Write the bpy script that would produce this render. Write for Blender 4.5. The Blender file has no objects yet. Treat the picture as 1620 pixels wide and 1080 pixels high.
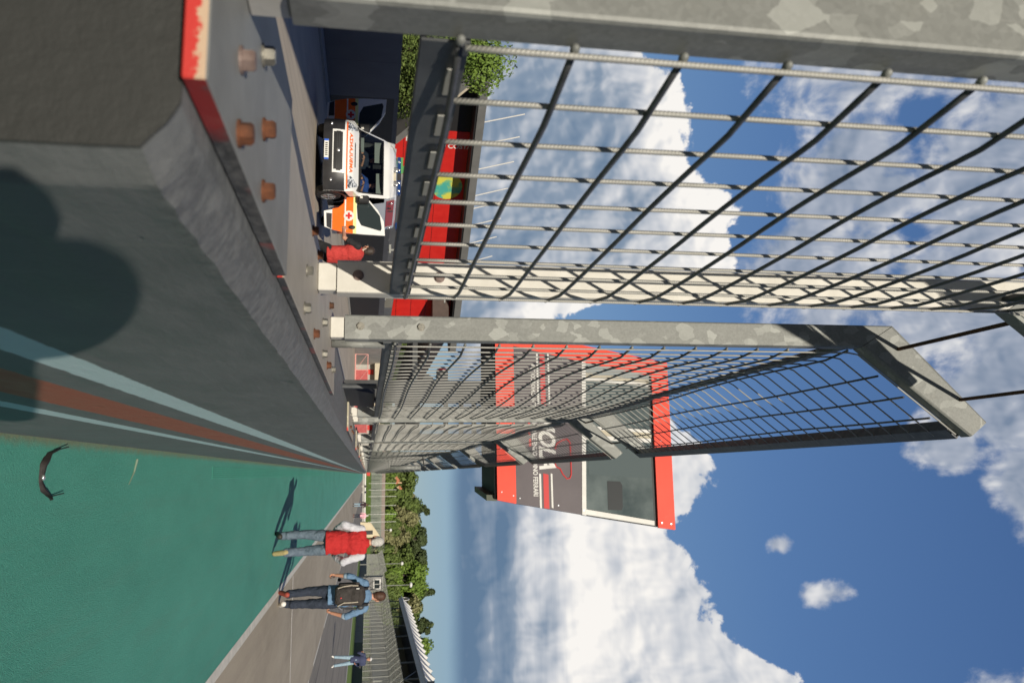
import bpy, math, random
from math import sin, cos, pi, radians, sqrt, atan2
from mathutils import Vector, Matrix
random.seed(7)
scene = bpy.context.scene
COL = scene.collection

# ------------------------------------------------------------------ camera (held upright: the picture is turned on its side)
cam_d = bpy.data.cameras.new("camera")
cam_d.sensor_fit = 'HORIZONTAL'; cam_d.sensor_width = 36.0; cam_d.lens = 28.89
cam_d.clip_start = 0.02; cam_d.clip_end = 5000
cam = bpy.data.objects.new("camera", cam_d); COL.objects.link(cam)
Rv = Vector((.98746, .15709, .01563)); Uv = Vector((.01178, -.17205, .98502)); Fv = Vector((-.15743, .97248, .17175))
m3 = Matrix((Uv, -Rv, -Fv)).transposed()
cam.matrix_world = Matrix.Translation((0, 0, 1.47)) @ m3.to_4x4()
cam_d.dof.use_dof = True; cam_d.dof.focus_distance = 3.4; cam_d.dof.aperture_fstop = 9.0
scene.camera = cam

# ------------------------------------------------------------------ exposure
scene.view_settings.view_transform = 'Standard'
scene.view_settings.look = 'None'
scene.view_settings.exposure = 0.0
scene.view_settings.gamma = 1.0

# ------------------------------------------------------------------ sun
SUN_EL = radians(22.0); SUN_AZ = radians(13.0)          # behind the viewer, a little to the right
sd = Vector((sin(SUN_AZ) * cos(SUN_EL), -cos(SUN_AZ) * cos(SUN_EL), sin(SUN_EL)))
sun_d = bpy.data.lights.new("sun", 'SUN'); sun_d.energy = 5.0; sun_d.angle = radians(0.5); sun_d.color = (1.0, .92, .78)
sun = bpy.data.objects.new("sun", sun_d); COL.objects.link(sun)
sun.rotation_euler = sd.to_track_quat('Z', 'Y').to_euler()

# ------------------------------------------------------------------ node helper
class NT:
    def __init__(s, tree):
        s.t = tree; s.n = tree.nodes; s.l = tree.links
    def new(s, typ, **kw):
        n = s.n.new(typ)
        for k, v in kw.items(): setattr(n, k, v)
        return n
    def put(s, sock, v):
        if isinstance(v, (int, float)): sock.default_value = v
        elif isinstance(v, (tuple, list)):
            if len(v) == 3 and len(sock.default_value) == 4: v = tuple(v) + (1,)
            sock.default_value = v
        else: s.l.new(v, sock)
    def m(s, op, a, b=None, c=None, clamp=False):
        n = s.new('ShaderNodeMath', operation=op, use_clamp=clamp)
        s.put(n.inputs[0], a)
        if b is not None: s.put(n.inputs[1], b)
        if c is not None: s.put(n.inputs[2], c)
        return n.outputs[0]
    def vm(s, op, a, b=None, out=0):
        n = s.new('ShaderNodeVectorMath', operation=op)
        s.put(n.inputs[0], a)
        if b is not None: s.put(n.inputs[1], b)
        return n.outputs[out]
    def noise(s, vec, scale, detail=4, rough=.55, dist=0.0):
        n = s.new('ShaderNodeTexNoise'); s.put(n.inputs['Vector'], vec)
        n.inputs['Scale'].default_value = scale; n.inputs['Detail'].default_value = detail
        n.inputs['Roughness'].default_value = rough; n.inputs['Distortion'].default_value = dist
        return n.outputs['Fac']
    def voro(s, vec, scale, out='Color', feature='F1', rnd=1.0):
        n = s.new('ShaderNodeTexVoronoi', feature=feature); s.put(n.inputs['Vector'], vec)
        n.inputs['Scale'].default_value = scale; n.inputs['Randomness'].default_value = rnd
        return n.outputs[out]
    def mapr(s, v, a, b, c=0.0, d=1.0, smooth=False):
        n = s.new('ShaderNodeMapRange'); n.clamp = True
        if smooth: n.interpolation_type = 'SMOOTHSTEP'
        s.put(n.inputs[0], v); n.inputs[1].default_value = a; n.inputs[2].default_value = b
        n.inputs[3].default_value = c; n.inputs[4].default_value = d
        return n.outputs[0]
    def mix(s, f, a, b, typ='MIX'):
        n = s.new('ShaderNodeMix', data_type='RGBA', blend_type=typ)
        s.put(n.inputs[0], f); s.put(n.inputs[6], a); s.put(n.inputs[7], b)
        return n.outputs[2]
    def ramp(s, v, stops, interp='LINEAR'):
        n = s.new('ShaderNodeValToRGB'); s.put(n.inputs[0], v); r = n.color_ramp; r.interpolation = interp
        while len(r.elements) > 1: r.elements.remove(r.elements[-1])
        for i, (p, c) in enumerate(stops):
            e = r.elements[0] if i == 0 else r.elements.new(p)
            e.position = p; e.color = (c, c, c, 1) if isinstance(c, (int, float)) else tuple(c) + (1,)
        return n.outputs[0]
    def sep(s, v):
        n = s.new('ShaderNodeSeparateXYZ'); s.put(n.inputs[0], v); return n.outputs
    def comb(s, x, y, z):
        n = s.new('ShaderNodeCombineXYZ'); s.put(n.inputs[0], x); s.put(n.inputs[1], y); s.put(n.inputs[2], z); return n.outputs[0]
    def bump(s, h, strength=.3, dist=.01):
        n = s.new('ShaderNodeBump'); s.put(n.inputs['Height'], h); n.inputs['Strength'].default_value = strength
        n.inputs['Distance'].default_value = dist; return n.outputs[0]

# ------------------------------------------------------------------ world: physical sky with broken cumulus
world = bpy.data.worlds.new("World"); scene.world = world; world.use_nodes = True
w = NT(world.node_tree); w.n.clear()
sky = w.new('ShaderNodeTexSky', sky_type='NISHITA'); sky.sun_disc = False
sky.sun_elevation = SUN_EL; sky.sun_rotation = radians(180) - SUN_AZ; sky.altitude = 50
sky.air_density = 1.0; sky.dust_density = .35; sky.ozone_density = 2.2
tc = w.new('ShaderNodeTexCoord'); D3 = w.vm('NORMALIZE', tc.outputs['Generated'])
dx, dy, dz = w.sep(D3)
az = w.m('MULTIPLY', w.m('ARCTAN2', dx, dy), 180 / pi)
el = w.m('MULTIPLY', w.m('ARCSINE', dz), 180 / pi)
P = w.comb(w.m('MULTIPLY', az, .1), w.m('MULTIPLY', el, .1), 0.0)      # 1 unit = 10 degrees
n_big = w.noise(P, .9, 12, .56, .35)
n_fine = w.noise(P, 3.2, 11, .6, .25)
azn = w.mapr(az, -60, 60)
def A(a, t): return ((a + 60) / 120, t / 50)
top = w.ramp(azn, [A(-60, 2), A(-48, 8), A(-36, 15), A(-30, 17.5), A(-27, 19.5), A(-23, 22), A(-19, 25.2), A(-14.5, 25.0), A(-12.6, 19), A(-11, 14),
                   A(-8, 15), A(-4, 20.5), A(-1, 23.2), A(2, 23), A(3.6, 21.3), A(6, 22.6), A(10.5, 22.6), A(12, 23.6), A(13.5, 26.4), A(15, 27.5), A(22, 30), A(32, 20), A(46, 8), A(60, 2)])
topd = w.m('MULTIPLY', top, 50)
depth = w.m('SUBTRACT', topd, el)                                     # degrees below the cloud tops
n_xf = w.noise(P, 9.0, 6, .6, .2)
bil = w.m('ADD', w.m('MULTIPLY', w.m('SUBTRACT', n_xf, .5), 1.6), w.m('ADD', w.m('MULTIPLY', w.m('SUBTRACT', n_big, .5), 6.5), w.m('MULTIPLY', w.m('SUBTRACT', n_fine, .5), 5.2)))
dd = w.m('ADD', depth, bil)
base = w.m('ADD', el, w.m('MULTIPLY', w.m('SUBTRACT', n_big, .5), 1.2))
main = w.m('MULTIPLY', w.mapr(dd, 0.0, .55, smooth=True), w.mapr(base, 5.2, 6.6, smooth=True))
# upper broken layer
def blob(a, e, ra, re, amp=1.0):
    u = w.m('DIVIDE', w.m('SUBTRACT', az, a), ra); v = w.m('DIVIDE', w.m('SUBTRACT', el, e), re)
    r = w.m('SQRT', w.m('ADD', w.m('MULTIPLY', u, u), w.m('MULTIPLY', v, v)))
    return w.m('MULTIPLY', w.m('SUBTRACT', 1.0, r), amp)
bl = None
for b in [(-31, 31, 7, 7), (-22, 31, 7, 5), (-15, 30.5, 5, 6.5), (-24, 40, 10, 6), (-13, 38, 6, 5), (-7, 40.5, 8, 4.5),
          (-2.2, 37.5, 3.2, 2.6), (1.5, 42, 5, 3), (9.0, 29.8, 1.3, 2.1, .8), (5.4, 27.3, .8, 1.0, .6), (-11, 30, 2.4, 3, .7),
          (3, 46, 6, 3), (-36, 24, 5, 4), (20, 38, 5, 3, .7), (-45, 34, 9, 7), (32, 33, 9, 4)]:
    bb = blob(*b); bl = bb if bl is None else w.m('MAXIMUM', bl, bb)
up = w.m('ADD', bl, w.m('ADD', w.m('MULTIPLY', w.m('SUBTRACT', n_big, .5), 1.5), w.m('MULTIPLY', w.m('SUBTRACT', n_fine, .5), 1.5)))
upper = w.mapr(up, .04, .50, smooth=True)
# relief: light falls from behind the viewer and above
P2 = w.vm('ADD', P, (.05, .075, 0)); P3 = w.vm('ADD', P, (.025, .036, 0))
rel = w.m('ADD', w.m('MULTIPLY', w.m('SUBTRACT', w.noise(P, .9, 4, .5, .35), w.noise(P2, .9, 4, .5, .35)), 2.4),
          w.m('MULTIPLY', w.m('SUBTRACT', w.noise(P, 3.2, 3, .5, .25), w.noise(P3, 3.2, 3, .5, .25)), 1.25))
white_m = w.m('ADD', w.mapr(w.m('ADD', depth, w.m('MULTIPLY', w.m('SUBTRACT', n_big, .5), 9)), 1.0, 12.0, 1.08, 0.0, smooth=True), rel)
patch = w.noise(P, .55, 5, .6, .4)
right = w.m('ADD', w.mapr(w.m('ADD', el, w.m('MULTIPLY', w.m('SUBTRACT', n_big, .5), 5)), 5.5, 14.5, .0, .86, smooth=True), w.m('MULTIPLY', rel, .95))
streak = w.noise(w.comb(w.m('MULTIPLY', az, .035), w.m('MULTIPLY', el, .30), 2.0), 1.0, 6, .55, .3)
right = w.m('ADD', w.m('SUBTRACT', right, w.m('MULTIPLY', w.mapr(patch, .52, .70), .22)), w.m('MULTIPLY', w.m('SUBTRACT', streak, .54), w.mapr(el, 8, 20, 1.6, .5)))
left = w.m('ADD', w.m('ADD', w.mapr(w.m('ADD', depth, w.m('MULTIPLY', w.m('SUBTRACT', n_big, .5), 10)), .5, 7.5, 1.0, .50, smooth=True), w.m('MULTIPLY', w.m('SUBTRACT', patch, .5), -1.5)), w.m('MULTIPLY', rel, 1.3))
sel = w.mapr(az, -12, -4)
white_m = w.m('ADD', w.m('MULTIPLY', right, sel), w.m('MULTIPLY', left, w.m('SUBTRACT', 1.0, sel)), clamp=True)
col_m = w.ramp(white_m, [(0, (.125, .205, .32)), (.35, (.25, .32, .42)), (.7, (.62, .64, .68)), (1, (.95, .92, .88))])
white_u = w.m('ADD', w.m('ADD', w.mapr(up, .1, .9, .62, .30), w.m('MULTIPLY', rel, 1.5)), w.m('MULTIPLY', w.m('SUBTRACT', n_fine, .5), .6), clamp=True)
col_u = w.ramp(white_u, [(0, (.20, .26, .36)), (.5, (.42, .46, .54)), (1, (.92, .90, .87))])
SC = 10.0
col_m = w.vm('SCALE', col_m); col_m.node.inputs[3].default_value = SC
col_u = w.vm('SCALE', col_u); col_u.node.inputs[3].default_value = SC
# clear air between: deep blue aloft, pale haze near the horizon
clear = w.ramp(w.mapr(el, 0, 60), [(0, (.155, .235, .335)), (.10, (.145, .24, .37)), (.25, (.12, .24, .45)), (.45, (.075, .18, .42)), (.8, (.045, .12, .33)), (1, (.035, .10, .28))])
clear = w.vm('SCALE', clear); clear.node.inputs[3].default_value = SC
skyc = w.mix(.65, sky.outputs[0], clear)
c1 = w.mix(w.m('MULTIPLY', upper, .93), skyc, col_u)
c2 = w.mix(main, c1, col_m)
# sky outside the view is dimmed and blued by hand to deepen the shadows
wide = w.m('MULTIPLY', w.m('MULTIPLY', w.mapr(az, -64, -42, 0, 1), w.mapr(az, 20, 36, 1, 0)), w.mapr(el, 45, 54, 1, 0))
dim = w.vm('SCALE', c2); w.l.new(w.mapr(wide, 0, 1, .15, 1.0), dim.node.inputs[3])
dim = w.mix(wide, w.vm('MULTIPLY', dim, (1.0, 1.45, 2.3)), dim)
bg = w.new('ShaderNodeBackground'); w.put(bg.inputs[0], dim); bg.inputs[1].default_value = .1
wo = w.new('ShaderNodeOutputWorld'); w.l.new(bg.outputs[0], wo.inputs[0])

# ------------------------------------------------------------------ materials
MATS = {}
def mat(name, color=(.5, .5, .5), rough=.7, metal=0.0, fn=None, spec=None, **kw):
    if name in MATS: return MATS[name]
    m = bpy.data.materials.new(name); m.use_nodes = True
    t = NT(m.node_tree); b = t.n['Principled BSDF']
    b.inputs['Base Color'].default_value = tuple(color) + (1,)
    b.inputs['Roughness'].default_value = rough; b.inputs['Metallic'].default_value = metal
    if spec is not None: b.inputs['Specular IOR Level'].default_value = spec
    for k, v in kw.items(): b.inputs[k.replace('_', ' ')].default_value = v
    if fn:
        co = t.new('ShaderNodeTexCoord').outputs['Object']
        fn(t, b, co)
    MATS[name] = m; return m
def mottled(a, b_, scale=8, detail=5, bumps=.15, bs=None, bd=.01, r=None):
    def f(t, b, co):
        n = t.noise(co, scale, detail, .6)
        t.put(b.inputs['Base Color'], t.mix(t.mapr(n, .3, .7), a, b_))
        if bumps: t.put(b.inputs['Normal'], t.bump(t.noise(co, bs or scale * 8, 4, .7), bumps, bd))
        if r: t.put(b.inputs['Roughness'], t.mapr(n, .3, .7, r[0], r[1]))
    return f
def galv_fn(lo, hi, tint=(1, 1, .96), scale=22, stretch=(1, 1, .45)):
    def f(t, b, co):
        v = t.vm('MULTIPLY', co, stretch)
        v = t.vm('ADD', v, t.vm('MULTIPLY', t.comb(t.noise(co, 30, 3), t.noise(t.vm('ADD', co, (3, 1, 2)), 30, 3), t.noise(t.vm('ADD', co, (7, 5, 2)), 30, 3)), (.018, .018, .018)))
        c = t.sep(t.voro(v, scale))[0]
        c2 = t.sep(t.voro(t.vm('ADD', v, (5, 3, 1)), scale * .45))[1]
        q = t.m('ADD', t.m('MULTIPLY', t.mapr(c, .76, .82), t.m('ADD', .35, t.m('MULTIPLY', c2, .65))), t.m('MULTIPLY', t.m('ADD', c2, c), .10))
        col = t.mix(q, tuple(lo * k for k in tint), tuple(hi * k for k in tint))
        dirt = t.mapr(t.noise(co, 6, 6, .7), .55, .8)
        fs = t.sep(t.voro(co, 190))[2]; col = t.mix(t.m('MULTIPLY', fs, .14), col, (.42, .43, .41))
        scr = t.mapr(t.noise(t.vm('MULTIPLY', co, (9, 9, .6)), 22, 4, .7), .60, .72); col = t.mix(t.m('MULTIPLY', scr, .25), col, (.34, .34, .32))
        col = t.mix(t.m('MULTIPLY', dirt, .35), col, (.20, .19, .15))
        t.put(b.inputs['Base Color'], col)
        t.put(b.inputs['Roughness'], .56)
        t.put(b.inputs['Normal'], t.bump(t.noise(co, 160, 3), .06, .003))
    return f
M_galv = mat('galvanised_steel', rough=.5, metal=.1, fn=galv_fn(.160, .285, tint=(.97, 1.0, .94), scale=40, stretch=(1, 1, .7)))
M_galv_far = mat('galvanised_steel_plain', (.27, .275, .255), .6, .1)
M_pale = mat('pale_weathered_steel', rough=.5, metal=0.0, fn=mottled((.50, .48, .43), (.62, .60, .55), 14, 6, .05))
M_rail = mat('rail_steel', rough=.5, metal=.3, fn=mottled((.06, .065, .07), (.13, .135, .14), 10, 5, .05))
def rebar(t, b, co):
    x, y, z = t.sep(co)
    wv = t.m('SINE', t.m('MULTIPLY', t.m('ADD', t.m('ADD', z, t.m('MULTIPLY', y, .35)), t.m('MULTIPLY', x, .9)), 2 * pi / .0042))
    n = t.noise(co, 40, 4)
    t.put(b.inputs['Base Color'], t.mix(n, (.26, .26, .24), (.42, .41, .38)))
    t.put(b.inputs['Normal'], t.bump(wv, .30, .0010))
M_rod = mat('ribbed_rod', rough=.5, metal=.2, fn=rebar)
M_rodh = mat('plain_rod', rough=.45, metal=.4, fn=mottled((.055, .058, .062), (.12, .12, .125), 30, 4, 0))
M_rust = mat('rusty_bolt', rough=.85, fn=mottled((.045, .018, .010), (.16, .055, .022), 60, 5, .3, 200, .002))
M_rustdark = mat('rusty_strap', rough=.85, fn=mottled((.03, .018, .013), (.11, .045, .02), 25, 5, .2))
M_bolt = mat('zinc_bolt', rough=.45, metal=.5, fn=mottled((.15, .148, .135), (.27, .255, .215), 70, 4, .1))
M_boltbrown = mat('brown_bolt', rough=.6, metal=.2, fn=mottled((.12, .08, .07), (.24, .18, .16), 70, 4, .1))

def wall_fn(t, b, co):
    x, y, z = t.sep(co)
    n = t.noise(co, 3.0, 7, .62); n2 = t.noise(t.vm('MULTIPLY', co, (1, .35, 1.6)), 14, 6, .7)
    base = t.mix(t.mapr(n, .3, .72), (.088, .096, .098), (.128, .136, .138))
    base = t.mix(t.mapr(n2, .35, .75), base, (.150, .158, .160))
    sc = t.noise(t.vm('MULTIPLY', co, (1, .12, 3)), 30, 5, .75)                    # scuffs along the wall
    base = t.mix(t.m('MULTIPLY', t.mapr(sc, .6, .78), .35), base, (.045, .05, .052))
    zz = t.m('ADD', z, t.m('MULTIPLY', t.m('SUBTRACT', t.noise(co, 25, 3), .5), .012))
    def band(a, c):
        return t.m('MULTIPLY', t.mapr(zz, a - .003, a + .003), t.mapr(zz, c - .003, c + .003, 1, 0))
    chips = t.mapr(t.noise(t.vm('MULTIPLY', co, (1, .5, 1)), 60, 3, .8), .70, .74)
    lb = t.mix(chips, (.47, .60, .62), (.80, .80, .78))
    rb = t.mix(chips, (.31, .085, .045), (.62, .07, .04))
    face = t.mapr(y, .56, .6)
    base = t.mix(t.m('MULTIPLY', band(.945, 1.022), face), base, lb)
    base = t.mix(t.m('MULTIPLY', band(.535, .60), face), base, lb)
    base = t.mix(t.m('MULTIPLY', band(.69, .855), face), base, rb)
    # bare red/white flecks of old paint
    fl = t.mapr(t.voro(co, 16, 'Distance'), .035, .05, 1, 0)
    fl = t.m('MULTIPLY', fl, t.mapr(t.noise(co, 9, 2), .62, .66))
    base = t.mix(t.m('MULTIPLY', fl, .8), base, (.55, .42, .32))
    pore = t.mapr(t.voro(t.vm('MULTIPLY', co, (1, .45, 1)), 13, 'Distance'), .02, .045, 1, 0); pore = t.m('MULTIPLY', pore, t.mapr(t.noise(co, 5, 2), .52, .56))
    base = t.mix(t.m('MULTIPLY', pore, .85), base, (.018, .018, .018))
    yj = t.m('ABSOLUTE', t.m('SUBTRACT', t.m('FRACT', t.m('DIVIDE', t.m('SUBTRACT', y, 1.9), 3.2)), .5)); joint = t.mapr(yj, .0, .0012, 1, 0)
    base = t.mix(t.m('MULTIPLY', joint, .7), base, (.03, .03, .03))
    drip = t.mapr(t.noise(t.vm('MULTIPLY', co, (1, 9, .5)), 4, 4, .6), .62, .75); base = t.mix(t.m('MULTIPLY', drip, .22), base, (.20, .20, .185))
    # darker end face
    base = t.mix(t.m('MULTIPLY', t.mapr(y, .503, .506, 1, 0), 1.0), base, (.026, .027, .0255))
    cz = t.m('MULTIPLY', t.mapr(z, 1.318, 1.332), t.mapr(y, .50, .56))
    crum = t.noise(co, 55, 6, .75); base = t.mix(t.m('MULTIPLY', cz, .55), base, t.mix(t.mapr(crum, .4, .65), (.07, .073, .072), (.20, .205, .20)))
    t.put(b.inputs['Base Color'], base)
    pit = t.mapr(t.voro(t.vm('MULTIPLY', co, (1, .4, 1)), 9, 'Distance'), .03, .12)
    h = t.m('ADD', t.m('ADD', t.m('MULTIPLY', t.m('SUBTRACT', pit, pore), .8), t.m('MULTIPLY', n2, .7)), t.m('MULTIPLY', t.noise(co, 90, 4, .7), .25))
    h = t.m('ADD', h, t.m('MULTIPLY', t.m('MULTIPLY', crum, cz), .6))
    t.put(b.inputs['Normal'], t.bump(h, .5, .006))
    t.put(b.inputs['Roughness'], t.mapr(n2, .3, .7, .55, .75))
M_wall = mat('painted_concrete_wall', rough=.6, fn=wall_fn)

def green_fn(t, b, co):
    x, y, z = t.sep(co)
    n = t.noise(t.vm('MULTIPLY', co, (1, .35, 1)), 1.2, 8, .65); g = t.noise(co, 55, 5, .8); g2 = t.noise(co, 170, 3, .8)
    c = t.mix(t.mapr(n, .3, .7), (.032, .265, .200), (.075, .395, .305))
    c = t.mix(t.m('MULTIPLY', t.mapr(g, .48, .66), .62), c, (.13, .50, .40))
    c = t.mix(t.m('MULTIPLY', t.mapr(g2, .58, .72), .5), c, (.008, .085, .066))
    wear = t.mapr(t.m('ADD', x, t.m('MULTIPLY', t.m('SUBTRACT', t.noise(co, 14, 5, .7), .5), .06)), -.175, -.135, 1, 0)
    c = t.mix(t.m('MULTIPLY', wear, .85), c, t.mix(t.noise(co, 30, 3), (.10, .095, .06), (.34, .24, .10)))
    st = t.noise(t.vm('MULTIPLY', co, (1.6, .1, 1)), 5, 5, .7)
    c = t.mix(t.m('MULTIPLY', t.mapr(st, .50, .72), .35), c, (.11, .27, .21))
    c = t.mix(t.m('MULTIPLY', t.mapr(t.noise(t.vm('MULTIPLY', co, (1, .25, 1)), .8, 6, .7), .50, .68), .30), c, (.02, .15, .12))
    t.put(b.inputs['Base Color'], c)
    g3 = t.voro(co, 220, 'Distance')
    c = t.mix(t.m('MULTIPLY', t.mapr(g3, .28, .5), .35), c, (.10, .33, .24)); t.put(b.inputs['Base Color'], c)
    t.put(b.inputs['Roughness'], .72)
    t.put(b.inputs['Normal'], t.bump(t.m('ADD', g, t.m('ADD', t.m('MULTIPLY', g3, -.8), t.m('MULTIPLY', g2, .6))), .9, .006))
M_green = mat('green_painted_asphalt', fn=green_fn)
def asphalt(lo, hi, tyre=0.0):
    def f(t, b, co):
        n = t.noise(t.vm('MULTIPLY', co, (1, .18, 1)), .9, 8, .65); g = t.noise(co, 80, 4, .8)
        c = t.mix(t.mapr(n, .3, .7), lo, hi)
        c = t.mix(t.m('MULTIPLY', t.mapr(g, .5, .75), .3), c, tuple(min(1, k * 1.6) for k in hi))
        c = t.mix(t.m('MULTIPLY', t.mapr(t.noise(t.vm('MULTIPLY', co, (1.4, .5, 1)), .35, 5, .7), .52, .66), .35), c, tuple(k * .62 for k in lo))
        c = t.mix(t.m('MULTIPLY', t.mapr(t.noise(co, 26, 3, .8), .56, .72), .30), c, tuple(k * .45 for k in lo))
        if tyre:
            x, y, z = t.sep(co)
            wob = t.m('ADD', x, t.m('MULTIPLY', t.noise(t.vm('MULTIPLY', co, (0, .02, 0)), 1, 2), 3.0))
            s = t.noise(t.comb(t.m('MULTIPLY', wob, 2.4), t.m('MULTIPLY', y, .012), 0), 1.0, 5, .75)
            c = t.mix(t.m('MULTIPLY', t.mapr(s, .52, .68), tyre), c, (.022, .022, .023))
        t.put(b.inputs['Base Color'], c)
        t.put(b.inputs['Normal'], t.bump(g, .5, .006)); t.put(b.inputs['Roughness'], .8)
    return f
M_aspL = mat('pale_worn_asphalt', fn=asphalt((.31, .265, .20), (.42, .365, .28), .12))
M_aspT = mat('track_asphalt', fn=asphalt((.17, .155, .135), (.23, .21, .18), .75))
M_aspP = mat('pit_lane_asphalt', fn=asphalt((.36, .31, .25), (.48, .42, .34), .25))
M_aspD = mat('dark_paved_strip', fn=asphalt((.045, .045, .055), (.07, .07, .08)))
M_white = mat('road_paint', rough=.6, fn=mottled((.50, .48, .42), (.72, .69, .61), 6, 6, .2, 80, .004))
M_whiteL = mat('white_paint', rough=.45, fn=mottled((.62, .61, .58), (.72, .71, .68), 5, 4, 0))
M_grass = mat('grass', rough=.9, fn=mottled((.06, .12, .015), (.17, .26, .03), .6, 8, .6, 12, .05))
M_grassd = mat('far_ground', rough=.9, fn=mottled((.04, .07, .015), (.09, .13, .03), .05, 8, .4, 3, .2))
M_red = mat('red_cladding', rough=.45, fn=mottled((.46, .014, .010), (.54, .022, .015), 1.5, 4, 0))
M_redbooth = mat('red_sheet', rough=.35, fn=mottled((.84, .085, .055), (.90, .10, .065), 2, 4, .05, 5, .02))
M_boothg = mat('grey_vinyl', rough=.5, fn=mottled((.105, .090, .098), (.125, .108, .116), 3, 4, .03))
M_black = mat('black_trim', (.012, .012, .013), .6)
M_darkmetal = mat('dark_metal', rough=.5, fn=mottled((.02, .022, .024), (.045, .047, .05), 5, 4, 0))
M_glass = mat('dark_glass', (.03, .04, .043), .04, spec=.9)
def boothglass(t, b, co):
    n = t.noise(co, 1.3, 5, .6)
    t.put(b.inputs['Base Color'], t.mix(t.mapr(n, .35, .7), (.06, .08, .085), (.16, .19, .19)))
M_bglass = mat('tinted_glass', rough=.06, spec=.8, fn=boothglass)
M_cream = mat('cream_post', rough=.7, fn=mottled((.42, .38, .29), (.52, .47, .36), 8, 5, .05))
M_navywall = mat('dark_panel_wall', rough=.6, fn=mottled((.085, .088, .098), (.115, .118, .128), .7, 5, .05))
M_greyband = mat('grey_render', rough=.7, fn=mottled((.20, .20, .20), (.27, .265, .26), .5, 5, .1))
M_fascia = mat('grey_fascia', rough=.5, fn=mottled((.115, .115, .11), (.15, .15, .145), 1, 4, 0))
M_brown = mat('brown_boards', rough=.7, fn=mottled((.045, .028, .022), (.075, .05, .04), 2, 5, .1))
M_sand = mat('sandy_concrete', rough=.8, fn=mottled((.38, .33, .25), (.50, .44, .34), 2, 6, .1))
M_concrete = mat('light_concrete', rough=.8, fn=mottled((.28, .275, .25), (.40, .385, .35), 1.2, 6, .2))
M_greenwall = mat('dark_green_barrier', rough=.7, fn=mottled((.016, .045, .022), (.028, .065, .032), 1, 5, .1))
M_skin = mat('skin', rough=.55, fn=mottled((.50, .25, .16), (.60, .31, .21), 12, 4, .05), Subsurface_Weight=.08)
M_hairw = mat('white_hair', rough=.7, fn=mottled((.28, .27, .26), (.60, .585, .55), 60, 5, .6, 150, .006))
M_hairb = mat('brown_hair', rough=.6, fn=mottled((.035, .015, .008), (.10, .042, .022), 60, 5, .6, 150, .006))
M_hairk = mat('dark_hair', rough=.6, fn=mottled((.02, .014, .01), (.06, .04, .03), 60, 5, .5, 150, .006))
def cloth(name, a, b_, ws=9, wb=.9):
    return mat(name, rough=.85, fn=lambda t, b, co: (
        t.put(b.inputs['Base Color'], t.mix(t.mapr(t.noise(co, 14, 5, .7), .3, .7), a, b_)),
        t.put(b.inputs['Normal'], t.bump(t.noise(co, ws, 4, .55, 1.2), wb, .03))))
M_vest = cloth('red_fabric', (.36, .011, .012), (.47, .018, .018))
M_vest2 = cloth('worn_red_fabric', (.40, .030, .026), (.52, .048, .040))
M_jeansg = cloth('grey_blue_denim', (.065, .095, .13), (.135, .175, .22))
M_navy = cloth('navy_cloth', (.012, .018, .032), (.026, .036, .06))
M_denim = cloth('blue_denim_shirt', (.085, .16, .27), (.145, .25, .385))
M_greysleeve = cloth('pale_grey_knit', (.42, .42, .47), (.58, .58, .62))
M_blackc = cloth('black_cloth', (.010, .010, .011), (.022, .022, .024))
M_bluejean = cloth('light_jeans', (.20, .30, .38), (.32, .44, .53))
M_pack = cloth('charcoal_backpack_fabric', (.022, .019, .018), (.05, .043, .04), 12, .8)
M_bluew = cloth('royal_blue_uniform', (.02, .06, .25), (.04, .10, .36))
M_pink = cloth('pink_jacket', (.75, .20, .28), (.80, .60, .65))
M_lightc = cloth('pale_clothes', (.55, .52, .46), (.7, .68, .62))
M_shoe = mat('tan_sole', rough=.8, fn=mottled((.30, .24, .10), (.42, .34, .17), 40, 3, .2))
M_shoew = mat('white_shoe', (.72, .70, .66), .6)
M_shoer = mat('red_shoe', rough=.7, fn=mottled((.16, .05, .03), (.42, .05, .035), 25, 3, .1))
M_strap = mat('beige_webbing', (.42, .37, .30), .8)
M_orange = mat('orange_livery', rough=.3, fn=mottled((.95, .14, .012), (1.0, .17, .02), 3, 3, 0), Coat_Weight=.5)
M_yellow = mat('yellow_livery', (.80, .80, .34), .35)
M_vwhite = mat('white_car_paint', rough=.28, fn=mottled((.74, .74, .72), (.79, .79, .77), 3, 3, 0), Coat_Weight=.5)
M_bumper = mat('black_plastic', rough=.45, fn=mottled((.018, .018, .020), (.035, .035, .038), 4, 4, .05))
M_tyre = mat('tyre_rubber', (.015, .015, .016), .8)
M_rim = mat('grey_rim', (.35, .35, .36), .35, .7)
M_lamp = mat('headlamp_glass', rough=.12, metal=.3, fn=lambda t, b, co: t.put(b.inputs['Base Color'], t.mix(t.mapr(t.sep(t.voro(co, 28))[0], .4, .6), (.10, .12, .14), (.85, .88, .9))))
M_blue = mat('blue_lens', (.015, .045, .16), .12, spec=.8)
M_chrome = mat('bright_metal', (.75, .75, .75), .2, .8)
M_redsign = mat('red_light_panel', (.50, .025, .02), .35)
M_tent = mat('white_membrane', rough=.6, fn=mottled((.60, .59, .56), (.70, .69, .66), .3, 3, 0))
M_roof = mat('terracotta', rough=.8, fn=mottled((.34, .12, .06), (.46, .18, .09), 3, 5, .3))
M_stucco = mat('stucco', rough=.9, fn=mottled((.62, .42, .24), (.72, .52, .32), .7, 5, .1))
M_pinkpaint = mat('faded_pink_paint', (.62, .30, .27), .6)
M_redmesh = mat('faded_red_infill', rough=.7, fn=mottled((.33, .055, .055), (.42, .09, .085), 3, 4, .2))
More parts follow.
